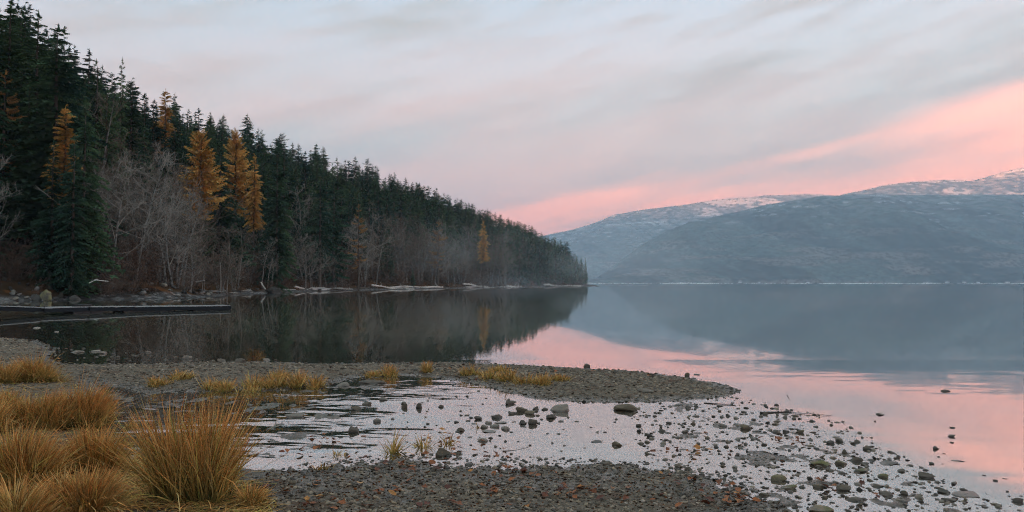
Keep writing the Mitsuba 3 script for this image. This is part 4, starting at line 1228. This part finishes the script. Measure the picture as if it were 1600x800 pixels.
# ------------------------------------------------------------------ driftwood, twigs
def wood_color(p, n, uv):
    f = fbm(p.x * 2.0, p.y * 2.0, p.z * 9)
    t = mix((0.42, 0.40, 0.37), (0.68, 0.65, 0.61), f)
    return mix(t, (0.13, 0.105, 0.085), smoothstep(0.62, 0.80, uv.x)) * (0.75 + 0.5 * noise(p.x * 6, p.y * 6, p.z * 30))


scene['driftwood_material'] = {'type': 'twosided', 'bsdf': {'type': 'diffuse', 'reflectance': proc(wood_color)}}


def log_mesh(a, b, ra, rb, seed, bow=0.02, n=9, sides=9):
    r = np.random.default_rng(seed)
    a, b = np.asarray(a, float), np.asarray(b, float)
    s = np.linspace(0, 1, n)
    L = np.linalg.norm(b - a)
    off = r.normal(0, bow * L, 3) * [1, 1, 0.35]
    p = a + (b - a) * s[:, None] + off * (4 * s * (1 - s))[:, None] + r.normal(0, 0.05 * ra, (n, 3))
    rad = np.linspace(ra, rb, n)[:, None] * (1 + r.normal(0, 0.06, (n, sides)))
    v, f = tube(p, rad, sides)
    ms = [(v, f)]
    for i in range(r.integers(1, 4)):
        k = r.integers(1, n - 1)
        d = r.normal(0, 1, 3)
        d[2] = abs(d[2]) + 0.3
        d /= np.linalg.norm(d)
        ms.append(tube([p[k], p[k] + d * ra * 2.0, p[k] + d * ra * r.uniform(3, 5)], [ra * 0.32, ra * 0.22, ra * 0.08], 5))
    return join(ms)


def log(name, u0, v0, u1, v1, dpx, label, z0=0.15, z1=0.15, tone=0.3, taper=0.6, group='driftwood logs', D=None, cat='log'):
    """v0 and v1 give how high the ends lie above the waterline that the shore has there."""
    def end(u, v):
        dist = D if D else np.interp(u, SHORE_U, SHORE_D)
        return np.array([(u - 800) / F * dist, dist, EYE + (HORIZON - v) / F * dist])
    a, b = end(u0, v0), end(u1, v1)
    r0 = dpx * 0.72 * a[1] / F
    m = log_mesh(a, b, r0, r0 * taper, int(rng.integers(1 << 30)))
    return add(name, m, 'driftwood_material', label, cat, group, smooth=40, uv=None) if False else add_log(name, m, label, group, tone, cat)


def add_log(name, m, label, group, tone, cat):
    key = numbered(name)
    scene[key] = mikit.ply(m, 'driftwood_material', smooth=True, uv=np.tile([tone, 0.5], (len(m[0]), 1)))
    tag(key, label, cat, group)
    return key


su = 800 + SHORE[3:, 0] / SHORE[3:, 1] * F
SHORE_U, SHORE_D = su, SHORE[3:, 1] + 1.2
o = np.argsort(SHORE_U)
SHORE_U, SHORE_D = SHORE_U[o], SHORE_D[o]
LOGS = [(488, 451.5, 545, 457.5, 3.4, 'longest bleached log of the left log pile, slanting into the water', 0.2), (462, 448, 500, 455, 2.4, 'bleached log at the left end of the left log pile', 0.25),
        (500, 450.5, 528, 453.5, 2.6, 'upper bleached log in the left log pile', 0.1), (505, 454, 548, 456.6, 2.4, 'lower bleached log in the left log pile', 0.35), (476, 455, 488, 449, 1.6, 'short crooked branch standing in the left log pile', 0.3),
        (530, 449.5, 552, 453, 2.4, 'brownish log at the right end of the left log pile', 0.75), (555, 456.2, 608, 455.2, 2.2, 'low grey log at the waterline between the two log piles', 0.4), (560, 450, 578, 448.5, 1.8, 'dark log above the low grey one between the piles', 0.85),
        (581, 445.5, 612, 450, 2.2, 'slanting log with a raised left end in the right log pile', 0.3), (610, 450, 632, 447, 2.0, 'log with a raised right end in the right log pile', 0.35), (606, 452.3, 652, 451.6, 3.2, 'thick bleached log in the middle of the right log pile', 0.05),
        (618, 449.3, 656, 449.0, 2.4, 'upper bleached log of the right log pile', 0.15), (640, 454, 664, 453, 1.8, 'low brownish log right of the right log pile', 0.7), (662, 449.6, 692, 449.2, 3.0, 'bleached log right of the right log pile, upper one', 0.05),
        (664, 453.2, 696, 452.4, 2.4, 'bleached log right of the right log pile, lower one', 0.2), (724, 443.5, 750, 448.6, 2.0, 'slanting log of the small pile near the orange larch', 0.35), (728, 449.3, 750, 449.2, 3.0, 'thick bleached log of the small pile near the orange larch', 0.05),
        (752, 449.6, 796, 449.4, 1.5, 'thin pale log lying along the waterline past the orange larch', 0.25), (792, 447.6, 812, 449.4, 2.8, 'short stout bleached log under the wooded point', 0.05), (812, 447.4, 818, 448.6, 1.6, 'stubby brown log beside the short stout one', 0.7),
        (850, 444.6, 872, 449, 1.8, 'slanting log on the point, left one', 0.4), (856, 443.6, 864, 446.8, 1.4, 'short raised branch on the point', 0.4), (872, 448.8, 898, 448.6, 1.4, 'thin pale log at the waterline near the tip of the point', 0.2),
        (912, 444.4, 936, 447.0, 1.4, 'dark log reaching out into the lake from the tip of the point', 0.8), (896, 446.4, 914, 446.9, 1.6, 'brown log at the foot of the last conifer on the point', 0.7)]
for u0, v0, u1, v1, d, l, tone in LOGS:
    log('driftwood_log', u0, v0, u1, v1, d, l, tone=tone)
log('driftwood_log', 148, 437, 170, 439.5, 1.1, 'bare pale branch lying on the bank above the dock, upper of the two', tone=0.3, D=72)
log('driftwood_log', 140, 442, 153, 436, 1.0, 'bare pale branch on the bank above the dock, crossing under the upper one', tone=0.3, D=71)
log('driftwood_log', 306, 440.5, 320, 438, 1.6, 'short pale fallen log up on the bank below the big larch', tone=0.3, D=94)
log('driftwood_log', 408, 441, 415, 452, 1.4, 'pale crooked root standing beside the shore boulder', tone=0.3, D=122, taper=0.8)
log('snag', 345, 456, 344, 410, 1.5, 'pale broken dead trunk standing at the shore right of the big larch', tone=0.74, D=102, group=None, cat='dead tree')
for i in range(34):
    u = rng.uniform(440, 905) if i < 22 else rng.uniform(150, 440)
    D = float(np.interp(u, SHORE_U, SHORE_D))
    v = HORIZON + (EYE - rng.uniform(0.15, 0.7)) / D * F
    du = rng.uniform(10, 26) * (1 if u > 440 else 0.8)
    spot = 'near the log piles' if 440 < u < 700 else 'along the misty shore' if u >= 700 else 'on the rubble bank behind the dock'
    log('driftwood_branch', u, v + rng.uniform(-1.5, 1), u + du, v + rng.uniform(-1.5, 1), rng.uniform(0.8, 1.5), f'thin pale driftwood branch {spot}', tone=rng.uniform(0, 0.74), D=D + rng.uniform(-0.5, 2.5), group=f'thin driftwood branches {spot}', cat='branch')
# near sticks
scene['wet_wood_material'] = {'type': 'principled', 'base_color': rgb(0.035, 0.026, 0.020), 'roughness': 0.4}
for u0, v0, u1, v1, dpx, l in [(1188, 646, 1236, 644, 5, 'dark waterlogged chunk of driftwood at the mudflat edge'), (1100, 630, 1150, 634, 2.2, 'long thin stick below the tip of the spit'),
                               (1228, 645, 1300, 650, 1.6, 'thin twig trailing right from the dark driftwood chunk'), (1230, 618, 1234, 624, 1.5, 'tiny twig standing out of the pink lake'),
                               (785, 705, 830, 697, 2.0, 'thin dark twig floating in the pool'), (990, 725, 965, 731, 1.8, 'curved twig at the near edge of the pool'), (180, 706, 225, 702, 8, 'brown driftwood stick between the tussocks'),
                               (330, 795, 420, 792, 5, 'pale weathered stick at the bottom by the lone tussock'), (1190, 705, 1240, 722, 1.6, 'thin twig on the lower mudflat')]:
    pa, pb = gp(u0, v0), gp(u1, v1)
    r0 = dpx * 0.36 * pa[1] / F
    za, zb = max(0, float(height(*pa))) + r0 * 0.5, max(0, float(height(*pb))) + r0 * 0.3
    m = log_mesh([*pa, za], [*pb, zb], r0, r0 * 0.5, int(rng.integers(1 << 30)), bow=0.05, sides=6)
    if dpx >= 5 and v0 > 690:
        add_log('driftwood_stick', m, l, None, 0.62, 'stick')
    else:
        add('driftwood_stick', m, 'wet_wood_material', l, 'stick', smooth=True)

# ------------------------------------------------------------------ boulders along the far left shore


def far_boulder(u, D, wm, hm, label, tone, warm, group=None, z=None, ang=0.7):
    x, y = ray_xy(u, D)
    seed = int(rng.integers(1 << 30))
    m = stone_mesh(wm, wm * 0.8, hm * 0.62, seed, 2, ang)
    zz = max(float(hill(x, y)), -0.1) if z is None else z
    key = numbered('shore_boulder')
    scene[key] = mikit.ply((m[0] + [x, y, zz + hm * 0.36], m[1]), 'dry_stone_material', smooth=35 if False else True, uv=np.tile([tone, warm], (len(m[0]), 1)))
    tag(key, label, 'boulder', group)


def dry_stone_color(p, n, uv):
    a, b = uv.x, uv.y
    g = 0.045 + 0.36 * a * a
    f = fbm(p.x * 3, p.y * 3, p.z * 3)
    col = mi.Color3f(g * (1.0 + 0.1 * b), g, g * (0.98 - 0.2 * b)) * (0.5 + f)
    return mix(col, (0.24, 0.23, 0.09), 0.75 * smoothstep(0.9, 0.95, b) * smoothstep(0.35, 0.6, f))


scene['dry_stone_material'] = {'type': 'diffuse', 'reflectance': proc(dry_stone_color)}
far_boulder(74, 70, 1.35, 1.2, 'yellow lichen covered boulder standing behind the dock', 0.5, 0.93, ang=0.15)
far_boulder(58, 70.5, 1.2, 0.9, 'dark grey boulder touching the left side of the lichen boulder', 0.3, 0.2)
far_boulder(120, 74, 1.2, 0.7, 'grey green block up the bank above the middle of the dock', 0.45, 0.3)
far_boulder(427, 126, 2.5, 1.2, 'dark rounded boulder at the waterline past the end of the dock', 0.3, 0.3, z=-0.1)
for u in np.concatenate([rng.uniform(-30, 445, 85), rng.uniform(445, 900, 22)]):
    D0 = np.interp(u, SHORE_U, SHORE_D)
    D = D0 + rng.uniform(-1.5, 4.5)
    wm = rng.uniform(0.3, 0.85)
    far_boulder(u, D, wm, wm * rng.uniform(0.4, 0.7), 'grey shore boulder in the broken rock line behind the dock' if u < 445 else 'grey shore boulder on the log strewn far shore', rng.uniform(0.1, 0.85), rng.uniform(0, 0.8),
                'boulders behind the dock' if u < 445 else 'boulders on the far shore')

# ------------------------------------------------------------------ floating dock


def dock_wood_color(p, n, uv):
    f = fbm(p.x * 1.5, p.y * 6, p.z * 4)
    return mix((0.26, 0.27, 0.27), (0.42, 0.43, 0.43), f)


scene['dock_wood_material'] = {'type': 'diffuse', 'reflectance': proc(dock_wood_color)}
scene['dock_side_material'] = {'type': 'principled', 'base_color': rgb(0.012, 0.015, 0.019), 'roughness': 0.8, 'specular': 0.2}
scene['dock_black_material'] = {'type': 'principled', 'base_color': rgb(0.010, 0.010, 0.011), 'roughness': 0.5}


def dock(label, a, b, zt, zb, wid, brackets):
    key = numbered('floating_dock')
    a, b = np.asarray(a, float), np.asarray(b, float)
    L = np.linalg.norm(b - a)
    rz = math.atan2(b[1] - a[1], b[0] - a[0])
    slope = math.atan2(zb - zt, L)
    tr = T().translate([a[0], a[1], zt]).rotate([0, 0, 1], math.degrees(rz)).rotate([0, 1, 0], -math.degrees(slope))

    def put(nm, m, bs):
        k = part(key, nm, m, bs)
        scene[k]['to_world'] = tr
    n = int(L / 0.15)
    for i in range(n):
        r = rng.normal(0, 0.004, 2)
        put('plank', box(0.142, wid + 0.04 + r[0], 0.038, ((i + 0.5) * L / n, 0, -0.019 + r[1])), 'dock_wood_material')
    for sg in (-1, 1):
        put('side_beam', box(L, 0.05, 0.20, (L / 2, sg * (wid / 2 - 0.03), -0.145)), 'dock_side_material')
    for x0, x1 in brackets:
        put('float', box(x1 - x0, wid - 0.14, 0.42, ((x0 + x1) / 2, 0, -0.46)), 'dock_black_material')
    put('end_board', box(0.04, wid, 0.20, (L + 0.022, 0, -0.145)), 'dock_side_material')
    for x0 in [0.05, L - 0.1]:
        put('cleat', join([box(0.22, 0.03, 0.03, (x0, -wid / 2 + 0.1, 0.075)), box(0.05, 0.03, 0.06, (x0, -wid / 2 + 0.1, 0.030))]), 'dock_black_material')
    tag(key, label, 'dock', 'sections of the floating dock')
    return key


def dpt(u, D):
    return np.array([(u - 800) / F * D, D])


dock('far right section of the floating dock, reaching out past the boulders', dpt(207, 43.6), dpt(355, 46.9), 0.30, 0.27, 1.4, [(0.2, 2.0), (3.2, 5.4)])
dock('middle section of the floating dock, with a black hinge block at its left end', dpt(132, 41.4), dpt(204, 43.5), 0.36, 0.31, 1.4, [(0.1, 0.7), (1.9, 2.7)])
dock('left section of the floating dock, before the sloping gangway', dpt(60, 39.4), dpt(127, 41.25), 0.36, 0.36, 1.4, [(1.5, 2.4)])
dock('sloping wooden gangway running from the left shore down to the dock', dpt(-170, 34.5), dpt(57, 39.3), 0.75, 0.40, 1.2, [])
key = numbered('hinge_block')
scene[key] = mikit.ply(box(0.55, 1.3, 0.62, (*dpt(129.5, 41.3), 0.16), 0.2), 'dock_black_material')
tag(key, 'black hinge block joining the left and middle dock sections', 'dock float')
